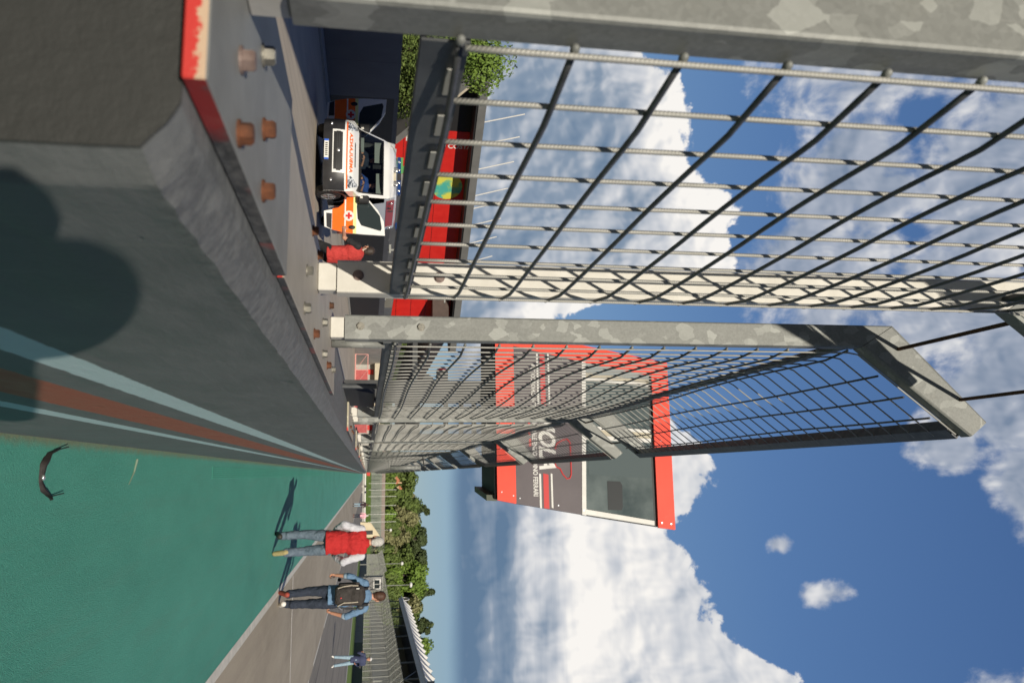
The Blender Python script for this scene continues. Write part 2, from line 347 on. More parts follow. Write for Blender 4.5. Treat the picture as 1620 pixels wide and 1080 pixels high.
def leaf(name, a, b_, c):
    def f(t, b, co):
        oi = t.new('ShaderNodeObjectInfo').outputs['Random']
        n = t.noise(co, 1.1, 4, .7); n2 = t.noise(co, 9, 2)
        col = t.mix(t.mapr(n, .35, .65), a, b_); col = t.mix(t.m('MULTIPLY', t.mapr(n2, .5, .75), .6), col, c)
        t.put(b.inputs['Base Color'], col)
    m = mat(name, rough=.75, fn=f); m.node_tree.nodes['Principled BSDF'].inputs['Transmission Weight'].default_value = 0
    return m
L_mid = leaf('leaves_mid_green', (.05, .085, .015), (.11, .155, .028), (.19, .235, .05))
L_bright = leaf('leaves_fresh_green', (.07, .13, .015), (.15, .235, .03), (.24, .32, .06))
L_dark = leaf('leaves_dark_green', (.03, .05, .014), (.065, .09, .026), (.10, .125, .04))
L_pale = leaf('leaves_pale_olive', (.13, .14, .055), (.24, .23, .10), (.34, .32, .16))
M_bark = mat('bark', rough=.9, fn=mottled((.05, .038, .028), (.10, .08, .06), 6, 5, .4, 30, .03))

# ------------------------------------------------------------------ mesh builder
class MB:
    def __init__(s): s.v = []; s.f = []; s.m = []; s.mi = 0
    def add(s, vs, fs, T=None):
        o = len(s.v)
        for p in vs:
            p = Vector(p)
            s.v.append(T @ p if T is not None else p)
        for f in fs: s.f.append(tuple(i + o for i in f)); s.m.append(s.mi)
        return s
    def mat(s, i): s.mi = i; return s
    def box(s, x0, x1, y0, y1, z0, z1, T=None):
        vs = [(x0, y0, z0), (x1, y0, z0), (x1, y1, z0), (x0, y1, z0), (x0, y0, z1), (x1, y0, z1), (x1, y1, z1), (x0, y1, z1)]
        return s.add(vs, [(0, 3, 2, 1), (4, 5, 6, 7), (0, 1, 5, 4), (1, 2, 6, 5), (2, 3, 7, 6), (3, 0, 4, 7)], T)
    def bbox(s, x0, x1, y0, y1, z0, z1, b=.003, T=None):          # bevelled box
        vs = []
        for (z, e) in ((z0, b), (z0 + b, 0), (z1 - b, 0), (z1, b)):
            X0, X1, Y0, Y1 = x0 + e, x1 - e, y0 + e, y1 - e; c = b
            if e == 0: vs += [(X0 + c, Y0, z), (X1 - c, Y0, z), (X1, Y0 + c, z), (X1, Y1 - c, z), (X1 - c, Y1, z), (X0 + c, Y1, z), (X0, Y1 - c, z), (X0, Y0 + c, z)]
            else: vs += [(X0 + c * .3, Y0, z), (X1 - c * .3, Y0, z), (X1, Y0 + c * .3, z), (X1, Y1 - c * .3, z), (X1 - c * .3, Y1, z), (X0 + c * .3, Y1, z), (X0, Y1 - c * .3, z), (X0, Y0 + c * .3, z)]
        fs = [tuple(range(7, -1, -1)), tuple(range(24, 32))]
        for r in range(3):
            for i in range(8):
                j = (i + 1) % 8; fs.append((r * 8 + i, r * 8 + j, r * 8 + 8 + j, r * 8 + 8 + i))
        return s.add(vs, fs, T)
    def prism(s, pts, axis, a, b, T=None):
        n = len(pts)
        def mk(p, h): return {'x': (h, p[0], p[1]), 'y': (p[0], h, p[1]), 'z': (p[0], p[1], h)}[axis]
        vs = [mk(p, a) for p in pts] + [mk(p, b) for p in pts]
        fs = [tuple(range(n)), tuple(range(2 * n - 1, n - 1, -1))] + [(i, i + n, (i + 1) % n + n, (i + 1) % n) for i in range(n)]
        return s.add(vs, fs, T)
    def tube(s, pts, r, n=8, caps=True, T=None):
        pts = [Vector(p) for p in pts]; k = len(pts); rr = r if isinstance(r, (list, tuple)) else [r] * k
        vs = []; up = None
        for i, p in enumerate(pts):
            d = (pts[min(i + 1, k - 1)] - pts[max(i - 1, 0)]).normalized()
            if up is None:
                up = Vector((0, 0, 1)) if abs(d.z) < .9 else Vector((1, 0, 0))
            a = d.cross(up).normalized(); b = a.cross(d).normalized(); up = b
            for j in range(n):
                t = 2 * pi * j / n; vs.append(p + (a * cos(t) + b * sin(t)) * rr[i])
        fs = []
        for i in range(k - 1):
            for j in range(n):
                q = (j + 1) % n; fs.append((i * n + j, i * n + q, (i + 1) * n + q, (i + 1) * n + j))
        if caps: fs += [tuple(range(n - 1, -1, -1)), tuple(range((k - 1) * n, k * n))]
        return s.add(vs, fs, T)
    def ell(s, c, r, T=None, nu=14, nv=9, R=None):
        vs = []; c = Vector(c)
        for i in range(nv + 1):
            ph = pi * i / nv
            for j in range(nu):
                th = 2 * pi * j / nu; p = Vector((r[0] * sin(ph) * cos(th), r[1] * sin(ph) * sin(th), r[2] * cos(ph)))
                if R is not None: p = R @ p
                vs.append(c + p)
        fs = [(i * nu + j, (i + 1) * nu + j, (i + 1) * nu + (j + 1) % nu, i * nu + (j + 1) % nu) for i in range(nv) for j in range(nu)]
        return s.add(vs, fs, T)
    def cap(s, a, b, ra, rb, n=12, T=None):                       # tapered capsule
        a = Vector(a); b = Vector(b); d = (b - a); L = d.length; d.normalize()
        pts = []; rr = []
        for k in range(4): t = pi / 2 * k / 4; pts.append(a - d * ra * cos(t)); rr.append(max(ra * sin(t), .0008))
        pts.append(a); rr.append(ra); pts.append(b); rr.append(rb)
        for k in range(1, 5): t = pi / 2 * k / 4; pts.append(b + d * rb * sin(t)); rr.append(max(rb * cos(t), .0008))
        return s.tube(pts, rr, n, True, T)
    def grid(s, P, T=None):                                       # P[i][j] points
        n = len(P[0]); vs = [p for r in P for p in r]
        fs = [(i * n + j, i * n + j + 1, (i + 1) * n + j + 1, (i + 1) * n + j) for i in range(len(P) - 1) for j in range(n - 1)]
        return s.add(vs, fs, T)
    def hexa(s, c, r, h, axis='z', rot=0.0, T=None):
        pts = [(r * cos(rot + pi / 3 * i), r * sin(rot + pi / 3 * i)) for i in range(6)]
        cx, cy, cz = c
        if axis == 'z': s.prism([(cx + p[0], cy + p[1]) for p in pts], 'z', cz, cz + h * .85, T); return s.prism([(cx + p[0] * .86, cy + p[1] * .86) for p in pts], 'z', cz + h * .85, cz + h, T)
        if axis == 'y': s.prism([(cx + p[0], cz + p[1]) for p in pts], 'y', cy - h * .85, cy, T); return s.prism([(cx + p[0] * .8, cz + p[1] * .8) for p in pts], 'y', cy - h, cy - h * .85, T)
    def disc(s, c, r, h, axis='z', n=18, T=None):
        pts = [(r * cos(2 * pi * i / n), r * sin(2 * pi * i / n)) for i in range(n)]; cx, cy, cz = c
        q = {'z': [(cx + p[0], cy + p[1]) for p in pts], 'y': [(cx + p[0], cz + p[1]) for p in pts], 'x': [(cy + p[0], cz + p[1]) for p in pts]}[axis]
        a = {'z': cz, 'y': cy, 'x': cx}[axis]
        return s.prism(q, axis, a, a + h, T)
    def mesh(s, name, off=(0, 0, 0)):
        me = bpy.data.meshes.new(name); o = Vector(off)
        me.from_pydata([tuple(p - o) for p in s.v], [], s.f); me.polygons.foreach_set('material_index', s.m); me.update(); return me

def wloc(o):
    p = Vector((0, 0, 0))
    while o is not None: p += o.location; o = o.parent
    return p
def obj(name, mb, mats, parent=None, world=False, smooth=False, label=None, fix=True):
    off = wloc(parent) if (world and parent is not None) else (0, 0, 0)
    me = mb.mesh(name, off)
    for mm in (mats if isinstance(mats, (list, tuple)) else [mats]): me.materials.append(mm)
    if fix:
        import bmesh
        bm = bmesh.new(); bm.from_mesh(me); bmesh.ops.recalc_face_normals(bm, faces=bm.faces); bm.to_mesh(me); bm.free()
    if smooth:
        me.polygons.foreach_set('use_smooth', [True] * len(me.polygons))
    o = bpy.data.objects.new(name, me); COL.objects.link(o); o.parent = parent
    if label: o['label'] = label
    return o
def thing(name, label, cat, loc=(0, 0, 0), rz=0, group=None, kind=None):
    o = bpy.data.objects.new(name, None); COL.objects.link(o); o.location = loc; o.rotation_euler = (0, 0, rz); o.empty_display_size = .2
    return tag(o, label, cat, group, kind)
def tag(o, label=None, cat=None, group=None, kind=None):
    if label: o['label'] = label
    if cat: o['category'] = cat
    if group: o['group'] = group
    if kind: o['kind'] = kind
    return o
def struct(name, mb, m, label=None, cat=None): 
    o = obj(name, mb, m); o['kind'] = 'structure'
    o['label'] = label or name.replace('_', ' '); o['category'] = cat or name.split('_')[-1]
    return o
def dup(o, parent=None):
    c = o.copy(); COL.objects.link(c); c.parent = parent
    for ch in list(o.children): dup(ch, c)
    return c
def text_mb(mb, body, size, T, depth=.004, offset=0.0, align='LEFT', shear=0.0, spacing=1.0):
    cu = bpy.data.curves.new('txt', 'FONT'); cu.body = body; cu.size = size; cu.extrude = depth; cu.offset = offset
    cu.align_x = align; cu.shear = shear; cu.space_character = spacing; cu.resolution_u = 3
    o = bpy.data.objects.new('txt', cu); COL.objects.link(o)
    dg = bpy.context.evaluated_depsgraph_get(); me = bpy.data.meshes.new_from_object(o.evaluated_get(dg))
    mb.add([v.co.copy() for v in me.vertices], [tuple(p.vertices) for p in me.polygons], T)
    bpy.data.objects.remove(o); bpy.data.curves.remove(cu); bpy.data.meshes.remove(me)
def frame(o, ex, ey):                                            # local xy -> plane at o spanned by ex, ey
    ex = Vector(ex).normalized(); ey = Vector(ey).normalized(); ez = ex.cross(ey)
    M = Matrix((ex, ey, ez)).transposed().to_4x4(); return Matrix.Translation(o) @ M

# ================================================================== THE SETTING
def sheet(name, x0, x1, y0, y1, z, m, nx=1, ny=1, label=None):
    mb = MB(); P_ = [[(x0 + (x1 - x0) * i / nx, y0 + (y1 - y0) * j / ny, z) for j in range(ny + 1)] for i in range(nx + 1)]
    mb.grid(P_); return struct(name, mb, m, label)
sheet('ground', -2500, 2500, -300, 4000, -.02, M_grassd, label='flat far ground under the whole circuit')
sheet('pit_lane', -60, -.30, -60, 330, -.012, M_aspP, label='sunlit grey pit lane asphalt behind the wall')
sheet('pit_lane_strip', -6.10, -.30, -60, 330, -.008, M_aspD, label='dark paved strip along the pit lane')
sheet('pit_lane_line', -6.16, -6.10, -40, 330, -.004, M_whiteL, label='thin white line on the pit lane')
sheet('green_runoff', -.30, 1.92, -6, 330, 0, M_green, label='green painted asphalt strip beside the wall')
sheet('pit_exit_lane', 2.04, 5.6, -6, 330, 0, M_aspL, label='pale worn asphalt lane beside the green strip')
sheet('race_track', 5.6, 16.6, -6, 330, -.002, M_aspT, label='grey race track with dark tyre marks')
sheet('white_edge_line', 1.92, 2.04, -6, 330, .001, M_white, label='pale line between green and grey asphalt')
mb = MB()
for i in range(30): mb.box(5.50, 5.60, 20 + i * 6.2, 24.2 + i * 6.2, .002, .004)
struct('dashed_lane_line', mb, M_white, 'broken white line at the edge of the track')
mb = MB(); mb.box(2.05, 16.4, 18.0, 18.14, .004, .006); struct('crossing_line', mb, M_white, 'thin white line painted across the asphalt')
mb = MB(); mb.box(2.05, 16.4, 18.142, 18.165, .004, .0055); struct('crossing_line_edge', mb, mat('faint_red_paint', (.35, .13, .11), .7), 'thin red line beside the white crossing line')
mb = MB(); mb.box(2.05, 5.5, 94.6, 95.0, .004, .006); struct('asphalt_joint', mb, M_black, 'dark joint across the pale lane')
mb = MB(); mb.box(16.6, 17.7, -6, 330, -.004, .03); struct('track_edge_kerb', mb, M_concrete, 'pale concrete edge of the track')
sheet('grass_verge', 17.7, 26.0, -6, 330, .004, M_grass, label='bright green grass verge before the barrier')
mb = MB(); mb.grid([[(-14, 331, 1.0), (-14, 346, 3.3), (-14, 420, 5)], [(60, 331, 1.0), (60, 346, 3.3), (60, 420, 5)]])
struct('grass_bank', mb, M_grass, 'grass bank rising at the far end of the straight')
# wooded hills behind everything
mb = MB(); Pg = []
for i in range(41):
    X = -420 + i * 32; row = []
    for j in range(9):
        Y = 470 + j * 60
        h = (12 + 22 * (1 - math.exp(-j * .8))) * (.8 + .25 * sin(i * .9) + .15 * sin(i * 2.3 + j))
        if j == 0: h = 0
        row.append((X, Y, h))
    Pg.append(row)
mb.grid(Pg); struct('hills', mb, mat('wooded_hill', rough=.95, fn=mottled((.03, .05, .015), (.10, .13, .04), .05, 9, .9, .5, 2.0)), 'low wooded hills on the horizon')
# green drainage ribs close to the wall
mb = MB()
for k in range(6): mb.box(-.085 + k * .02, -.077 + k * .02, 8.4, 30, .002, .006)
struct('drain_ribs', mb, mat('light_green_paint', rough=.7, fn=mottled((.05, .36, .25), (.09, .45, .33), 12, 4, .2)), 'ribbed green drain cover along the foot of the wall')
# pale paint scrape
mb = MB(); mb.tube([(-.111, 5.717, .003), (-.03, 5.66, .004), (.045, 5.562, .003)], [.010, .006, .002], 6)
struct('paint_scrape', mb, mat('scraped_paint', (.20, .27, .20), .8), 'pale scrape on the green paint')

# ------------------------------------------------------------------ pit wall
XR = -.185; XL = -.475; ZT = 1.355
rnd = random.Random(3)
def section(y, inset, j):
    a = inset
    r = lambda s: (rnd.random() - .5) * s * j * .6
    return [(XR - a, y, -.05), (XR - a, y, 1.310 - a * .3), (XR - a + r(.002), y, 1.334 - a * .2 + r(.005)), (XR - .018 - a * .8 + r(.0025), y, 1.346 + r(.002)),
            (XR - .036 - a * .5 + r(.004), y, ZT - .001 + r(.0008)), (XR - .06 - a * .3, y, ZT), (XL + .03, y, ZT), (XL + .004, y, ZT - .02), (XL, y, -.05)]
ys = [.502, .506, .541, .546]; ins = [.0115, .0105, .001, 0]
y = .56
while y < 5: ys.append(y); ins.append(0); y += .025
while y < 30: ys.append(y); ins.append(0); y += .25
while y < 168: ys.append(y); ins.append(0); y += 3
mb = MB(); R_ = [section(y, a, 1 if y < 30 else 0) for y, a in zip(ys, ins)]
mb.grid(R_); n = len(R_[0]); mb.add(R_[0], [tuple(range(n))]); mb.add(R_[-1], [tuple(range(n))])
wall = obj('pit_wall', mb, M_wall)
tag(wall, 'long dark grey concrete wall with pale blue and rust brown stripes, chipped chamfered edge', 'wall')

# ------------------------------------------------------------------ base plates and bolts
def plate_fn(topa, topb, redlen):
    def f(t, b, co):
        x, y, z = t.sep(co)
        n = t.noise(co, 9, 6, .65); nn = t.noise(t.vm('MULTIPLY', co, (1, 1, 2)), 45, 5, .75)
        c = t.mix(t.mapr(n, .35, .7), topa, topb)
        nor = t.sep(t.new('ShaderNodeNewGeometry').outputs['Normal'])
        side = t.mapr(nor[2], .5, .6, 1, 0)
        grey = t.mix(t.mapr(nn, .4, .7), (.045, .047, .05), (.16, .16, .155))
        red = t.mix(t.mapr(t.m('ADD', z, t.m('MULTIPLY', t.m('SUBTRACT', t.noise(t.vm('MULTIPLY', co, (1, 1, 1)), 120, 5, .75), .5), .022)), .0085, .0105), (.50, .035, .028), (.50, .36, .25))
        front = t.mapr(nor[1], -.6, -.5, 1, 0)
        beige = t.mix(t.mapr(nn, .55, .72), (.34, .31, .22), (.75, .68, .55))
        redmask = t.mapr(t.m('ADD', y, t.m('MULTIPLY', t.noise(co, 30, 4), .06)), redlen - .03, redlen + .0, 1, 0)
        sidec = t.mix(redmask, grey, t.mix(t.mapr(nn, .55, .7), (.30, .02, .02), (.09, .08, .08)))
        patch = t.mapr(t.noise(t.vm('ADD', co, (0, 3, 0)), 7, 3), .58, .62)
        sidec = t.mix(t.m('MULTIPLY', patch, .6), sidec, (.34, .08, .07))
        frontc = t.mix(t.mapr(x, .085, .10) if redlen < 0 else 1.0, beige, red)
        sidec = t.mix(front, sidec, frontc)
        t.put(b.inputs['Base Color'], t.mix(side, c, sidec))
        t.put(b.inputs['Normal'], t.bump(nn, .25, .002)); t.put(b.inputs['Roughness'], .55)
    return f
M_plateA = mat('plate_grey', fn=plate_fn((.165, .168, .16), (.23, .235, .225), .13))
M_plateB = mat('plate_beige', fn=plate_fn((.30, .27, .225), (.38, .345, .29), -5))
def bolt(parent, x, y, z, m=None, r=.0088, h=.0092, sq=False):
    mb = MB(); mb.disc((0, 0, 0), r * 1.22, .002); mb.hexa((0, 0, .002), r, h, 'z', rnd.random())
    o = obj('hex_bolt', mb, m, parent); o.location = (x, y, z); return o
def plate(y0, y1, x0, x1, m, bolts, label, zt=1.371, tilt=0):
    t = thing('base_plate', label, 'steel plate', ((x0 + x1) / 2, y0, ZT), group='base plates bolted to the top of the wall')
    mb = MB(); mb.bbox(x0 - (x0 + x1) / 2, x1 - (x0 + x1) / 2, 0, y1 - y0, .0005, zt - ZT, .0012); obj('plate', mb, m, t)
    for (bx, by, bm) in bolts: bolt(t, bx - (x0 + x1) / 2, by - y0, zt - ZT, bm)
    return t
BA = [(-.311, .608, M_boltbrown), (-.378, .727, M_bolt), (-.254, .612, M_rust), (-.316, .748, M_rust), (-.260, .758, M_rust)]
plate(.492, 1.003, XL + .01, -.238, M_plateA,
      BA,
      'thick grey steel plate with a worn red front edge, nearest on the wall')
plateB = plate(1.030, 2.60, XL + .004, -.243, M_plateB,
      [(-.337, 1.375, M_bolt), (-.268, 1.350, M_bolt), (-.268, 1.60, M_rust), (-.343, 1.89, M_bolt), (-.275, 1.92, M_bolt), (-.276, 2.13, M_rust),
       (-.440, 1.49, M_rust), (-.440, 1.66, M_rust), (-.445, 2.20, M_rustdark), (-.440, 1.97, M_rust), (-.300, 2.42, M_bolt)],
      'long beige steel plate carrying the first two fence posts', zt=1.366)
pfar = None
ORD = ['', 'second', 'third', 'fourth', 'fifth', 'sixth', 'seventh', 'eighth', 'ninth', 'tenth', 'eleventh', 'twelfth']
PL = 'rust-bolted plate under the %s pair of fence posts'
for k in range(1, 12):
    yj = 2.25 + 3.7 * k
    if pfar is None:
        pfar = plate(yj - 1.22, yj + .33, XL + .004, -.243, M_plateB, [(-.365, yj - .78, M_bolt), (-.288, yj - .8, M_rust), (-.288, yj - .3, M_rust), (-.36, yj - .25, M_bolt), (-.30, yj + .2, M_rust), (-.455, yj - .5, M_rust)],
                     PL % ORD[k], zt=1.366); o = pfar
    else:
        o = dup(pfar); o.location.y = yj - 1.22
        o['label'] = PL % ORD[k]

# ------------------------------------------------------------------ debris fence panels
PX0, PX1 = -.432, -.364       # post across
DP = .050                     # post depth
KZ = 2.945                    # kink height at the track face
KR = KZ + .113
AE = (-.092, 3.292); AEo = (-.137, 3.352)
def post_mb(mb, y, kz=KZ):
    b = .005; a = Vector((PX0, 1.405)); 
    pts = [(PX0, 1.405), (PX1, 1.405), (PX1, kz), (PX0, kz + .113)]
    # rounded-corner square tube as an octagon section swept up, mitred at the kink
    sec = [(PX0 + b, 0), (PX1 - b, 0), (PX1 - b * .3, b * .3), (PX1, b), (PX1, DP - b), (PX1 - b, DP), (PX0 + b, DP), (PX0, DP - b), (PX0, b), (PX0 + b * .3, b * .3)]
    lo = [(x, y + d, 1.405) for x, d in sec]; hi = [(x, y + d, kz + (PX1 - x) / (PX1 - PX0) * .113) for x, d in sec]
    n = len(sec); mb.add(lo + hi, [tuple(range(n)), tuple(range(2 * n - 1, n - 1, -1))] + [(i, (i + 1) % n, (i + 1) % n + n, i + n) for i in range(n)])
def arm_mb(mb, y):
    b = .005; e = .001
    def ring(lo, hi):   # lo/hi: (x,z) of inner & outer edge
        lx, lz = lo; hx, hz = hi
        f = [(b / .068, 0), (1 - b / .068, 0), (1, b), (1, DP - b), (1 - b / .068, DP), (b / .068, DP), (0, DP - b), (0, b)]
        return [(lx + (hx - lx) * u, y + d, lz + (hz - lz) * u) for u, d in f]
    A_ = ring((PX1 + e, KZ + .001), (PX0 + e, KR + .002)); B_ = ring(AE, AEo); n = 8
    mb.add(A_ + B_, [tuple(range(n)), tuple(range(2 * n - 1, n - 1, -1))] + [(i, (i + 1) % n, (i + 1) % n + n, i + n) for i in range(n)])
def rod(mb, pts, r, n=6): mb.tube(pts, r, n)
UA = Vector((AE[0] - PX1, AE[1] - KZ)).normalized()      # direction of the canted part
LA = (Vector(AE) - Vector((PX1, KZ))).length
def mesh_parts(root, y0, y1, wavy, detail, welds=()):
    L = y1 - y0
    def off(yy, z, ph):
        t = (yy - y0) / L; q = max(0, sin(pi * min(1, max(0, (z - 1.5) / 1.75))))
        return wavy * q * max(0, sin(pi * t)) ** .4 * ((-.026 if t < .5 else -.012) * sin(2 * pi * t) + .004 * sin(7 * t + ph))
    mb = MB(); zt0 = 1.542
    # horizontals (material 1)
    mb.mat(1); nseg = 26 if detail else 5
    zs = [zt0 + .0985 * i for i in range(15)]
    for i, z in enumerate(zs):
        pts = []
        for k in range(nseg + 1):
            yy = y0 - .004 + (L + .008) * k / nseg; e = min(1, min(yy - y0, y1 - yy) / .12)
            pts.append((-.343 + off(yy, z, i * .4) + (.0 if e >= 1 else -.014 * (1 - max(0, e))), yy, z + wavy * .004 * sin(3 * yy + i) * max(0, e)))
        rod(mb, pts, .0035 if detail else .0038, 7 if detail else 4)
    for k2 in range(1, 4):
        d = .105 * k2
        pts = []
        for k in range(nseg + 1):
            yy = y0 - .004 + (L + .008) * k / nseg; w_ = wavy * .007 * sin(pi * k / nseg) * sin(2.2 * pi * k / nseg + k2)
            pts.append((PX1 + .018 + UA.x * d + w_, yy, KZ - .004 + UA.y * d - w_))
        rod(mb, pts, .0035 if detail else .0038, 7 if detail else 4)
    # verticals (material 0)
    mb.mat(0); nv = int(round(L / .098)) if detail else int(round(L / .098))
    for i in range(nv + 1):
        yy = y0 - .012 + (L - .012) * i / nv; pts = []
        ks = [1.546, 1.6, 1.8, 2.0, 2.2, 2.4, 2.6, 2.8, KZ - .02] if detail else [1.546, 2.2, KZ - .02]
        for z in ks: pts.append((-.3515 + off(yy, z, 0), yy, z))
        pts.append((PX1 + .018, yy, KZ + .012)); pts.append((PX1 + .010 + UA.x * (LA - .03), yy, KZ + UA.y * (LA - .03)))
        rod(mb, pts, .0031 if L < 1.2 else .0026, 7 if detail else 4)
    mb.mat(2)
    for wmb in welds: mb.add(wmb.v, wmb.f)
    return obj('wire_mesh', mb, [M_rod, M_rodh, M_galv], root, smooth=True)
def rails(root, y0, y1, detail):
    mb = MB()
    mb.box(-.381, -.3625, y0, y1, 1.510, 1.514); mb.box(-.3655, -.3625, y0, y1, 1.514, 1.552); mb.box(-.381, -.3655, y0, y1, 1.548, 1.552)
    if detail:
        mb.mat(1); n = int((y1 - y0) / .098)
        for i in range(n): mb.box(-.3622, -.3600, y0 + .045 + i * .098, y0 + .095 + i * .098, 1.536, 1.5465)
    obj('bottom_rail', mb, [M_rail, mat('slot_light', (.30, .30, .28), .6)], root)
    ex = Vector((UA.x, 0, UA.y)); T = Matrix.Translation((PX1, 0, KZ)) @ Matrix(((UA.x, 0, -UA.y), (0, 1, 0), (UA.y, 0, UA.x))).to_4x4()
    mb = MB(); mb.box(LA - .050, LA - .006, y0, y1, -.010, -.006, T); mb.box(LA - .010, LA - .006, y0, y1, -.006, .034, T); mb.box(LA - .050, LA - .046, y0, y1, -.006, .030, T)
    obj('outer_rail', mb, M_rodh, root)
    mb = MB(); mb.tube([(PX1 - .018, y0, KZ - .004), (PX1 - .018, y1, KZ - .004)], .014, 8); obj('kink_rail', mb, M_rail, root)
def panel(y0, y1, label, pale=(False, False), wavy=1, detail=True, pipe=True, strap=True):
    root = thing('fence_panel', label, 'fence', (-.4, y0, 1.372), group='debris fence panels along the top of the wall')
    z0 = root.location
    sub = root
    # everything below is written in world coordinates, then shifted by obj(world=True)
    class W: pass
    parts = []
    def O(name, mb, m, smooth=False, par=None): return obj(name, mb, m, par or root, world=True, smooth=smooth)
    WELDS = []
    for i, y in enumerate((y0, y1)):
        mm = M_pale if pale[i] else M_galv
        mb = MB(); post_mb(mb, y); p = O('post', mb, mm)
        mb = MB(); arm_mb(mb, y); O('arm', mb, M_galv)
        mb = MB(); mb.bbox(PX0 + .006, PX1 - .005, y + .005, y + DP - .004, (1.3705 if y < .7 else 1.3665), 1.404, .002); O('sleeve', mb, M_pale)
        if detail:
            for zz in (1.447, 1.612):
                mb = MB(); mb.hexa(((PX0 + PX1) / 2 - .002, y, zz), .0095, .008, 'y', .3); mb.disc(((PX0 + PX1) / 2 - .002, y - .0015, zz), .0112, .0015, 'y')
                O('post_bolt', mb, M_boltbrown if pale[i] else M_bolt)
            # welded nubs where the horizontal rods meet the post
            mb = MB()
            for k in range(15):
                yy = y + (.004 if i == 0 else .006)
                if i == 0: yy = y + DP - .012
                mb.ell((-.358, yy, 1.542 + .0985 * k), (.0045, .007, .0045), nu=8, nv=5)
            WELDS.append(mb)
    ya, yb = y0 + DP, y1
    n0 = len(root.children)
    shift(mesh_parts(root, ya, yb, wavy, detail, WELDS), root)
    before = set(root.children); rails(root, ya, yb, detail)
    for o in set(root.children) - before: shift(o, root)
    if pipe:
        mb = MB(); mb.tube([(-.368, y0 + .105, 1.367), (-.368, y0 + .105, 1.515)], .0125, 14); O('support_pipe', mb, M_galv, True)
    if strap:
        for dd in (.05, .30):
            x = PX1 + .004 + UA.x * dd - .03; z = KZ + .085 + UA.y * dd
            mb = MB(); mb.box(x - .005, x + .005, y0 - .56, y0 + .02, z - .004, z + .004)
            mb.box(x - .005, x + .005, y0 + .001, y0 + .012, z - .03, z)
            O('strap', mb, M_rustdark)
    return root
def shift(o, root):
    p = wloc(root)
    me = o.data
    for v in me.vertices: v.co -= p
panel(.600, 1.660, 'short first fence panel with one post pair at the near end of the wall', pale=(False, True), wavy=.25, pipe=False, strap=False)
panel(2.25, 5.36, 'long fence panel with wavy mesh, second from the near end of the wall', wavy=1)
p3 = panel(5.95, 9.06, 'fence panel standing in front of the lit box tower, third from the near end', wavy=.9)
words = ['fourth', 'fifth', 'sixth', 'seventh', 'eighth', 'ninth', 'tenth']
pf = None
for k in range(2, 42):
    y = 2.25 + 3.7 * k
    lab = 'fence panel, %s from the near end of the wall' % words[k - 2] if k - 2 < len(words) else 'distant fence panel seen almost edge-on far along the wall'
    if k == 2: panel(y, y + 3.11, lab, wavy=.8, detail=True); continue
    if pf is None: pf = panel(y, y + 3.11, lab, wavy=.8, detail=False); 
    else: o = dup(pf); o.location.y = y; o['label'] = lab
# red object at the very end of the wall
mb = MB(); mb.tube([(0, 0, 0), (0, 0, .9)], .03, 8); mb.prism([(-.55, .5), (.55, .5), (.62, 1.3), (-.5, 1.35)], 'y', -.02, .02)
o = obj('marker_board', mb, M_red); o.location = (-.2, 168.5, 1.1); o.scale = (.8, 1, .8); tag(o, 'small red marker board at the far end of the pit wall', 'marker')

# ------------------------------------------------------------------ strip of black rubber lying on the green ground
t = thing('rubber_strip', 'curved black rubber strip lying on the green asphalt', 'debris', (0, 4.2, 0))
pts = [(-.142, 4.336), (-.114, 4.18), (-.058, 4.115), (.011, 4.114), (.054, 4.138), (.081, 4.196), (.098, 4.262)]
mb = MB(); C = []
for i in range(len(pts) - 1):
    for k in range(4): f = k / 4; C.append(((pts[i][0] * (1 - f) + pts[i + 1][0] * f), (pts[i][1] * (1 - f) + pts[i + 1][1] * f)))
C.append(pts[-1]); rows = []
for i, c in enumerate(C):
    a = C[max(0, i - 1)]; b = C[min(len(C) - 1, i + 1)]; d = Vector((b[0] - a[0], b[1] - a[1])).normalized(); nn = Vector((-d.y, d.x)); f = i / (len(C) - 1)
    wd = .0135 * (max(0, sin(pi * min(1, f * 1.15 + .12))) ** .5 if f < .97 else .5); wd = wd if f > .22 else .003 + .010 * f
    z = .006 + .016 * abs(sin(6 * f)); rows.append([(c[0] + nn.x * wd, c[1] + nn.y * wd, .002 + .3 * z), (c[0] + nn.x * wd * .5, c[1] + nn.y * wd * .5, z + .006), (c[0] - nn.x * wd * .5, c[1] - nn.y * wd * .5, z + .004), (c[0] - nn.x * wd, c[1] - nn.y * wd, .002)])
mb.grid(rows); s = obj('strip', mb, mat('black_rubber', rough=.6, fn=mottled((.012, .010, .010), (.03, .022, .02), 40, 4, .4)), t, world=True, smooth=True)
mb = MB(); mb.tube([(.085, 4.235, .008), (.073, 4.372, .022)], .003, 6); mb.tube([(-.128, 4.24, .01), (-.15, 4.37, .03)], .0032, 6); obj('frayed_end', mb, M_black, t, world=True)
mb = MB(); mb.ell((-.003, 4.112, .018), (.014, .010, .008), nu=10, nv=6); obj('buckle', mb, M_chrome, t, world=True, smooth=True)

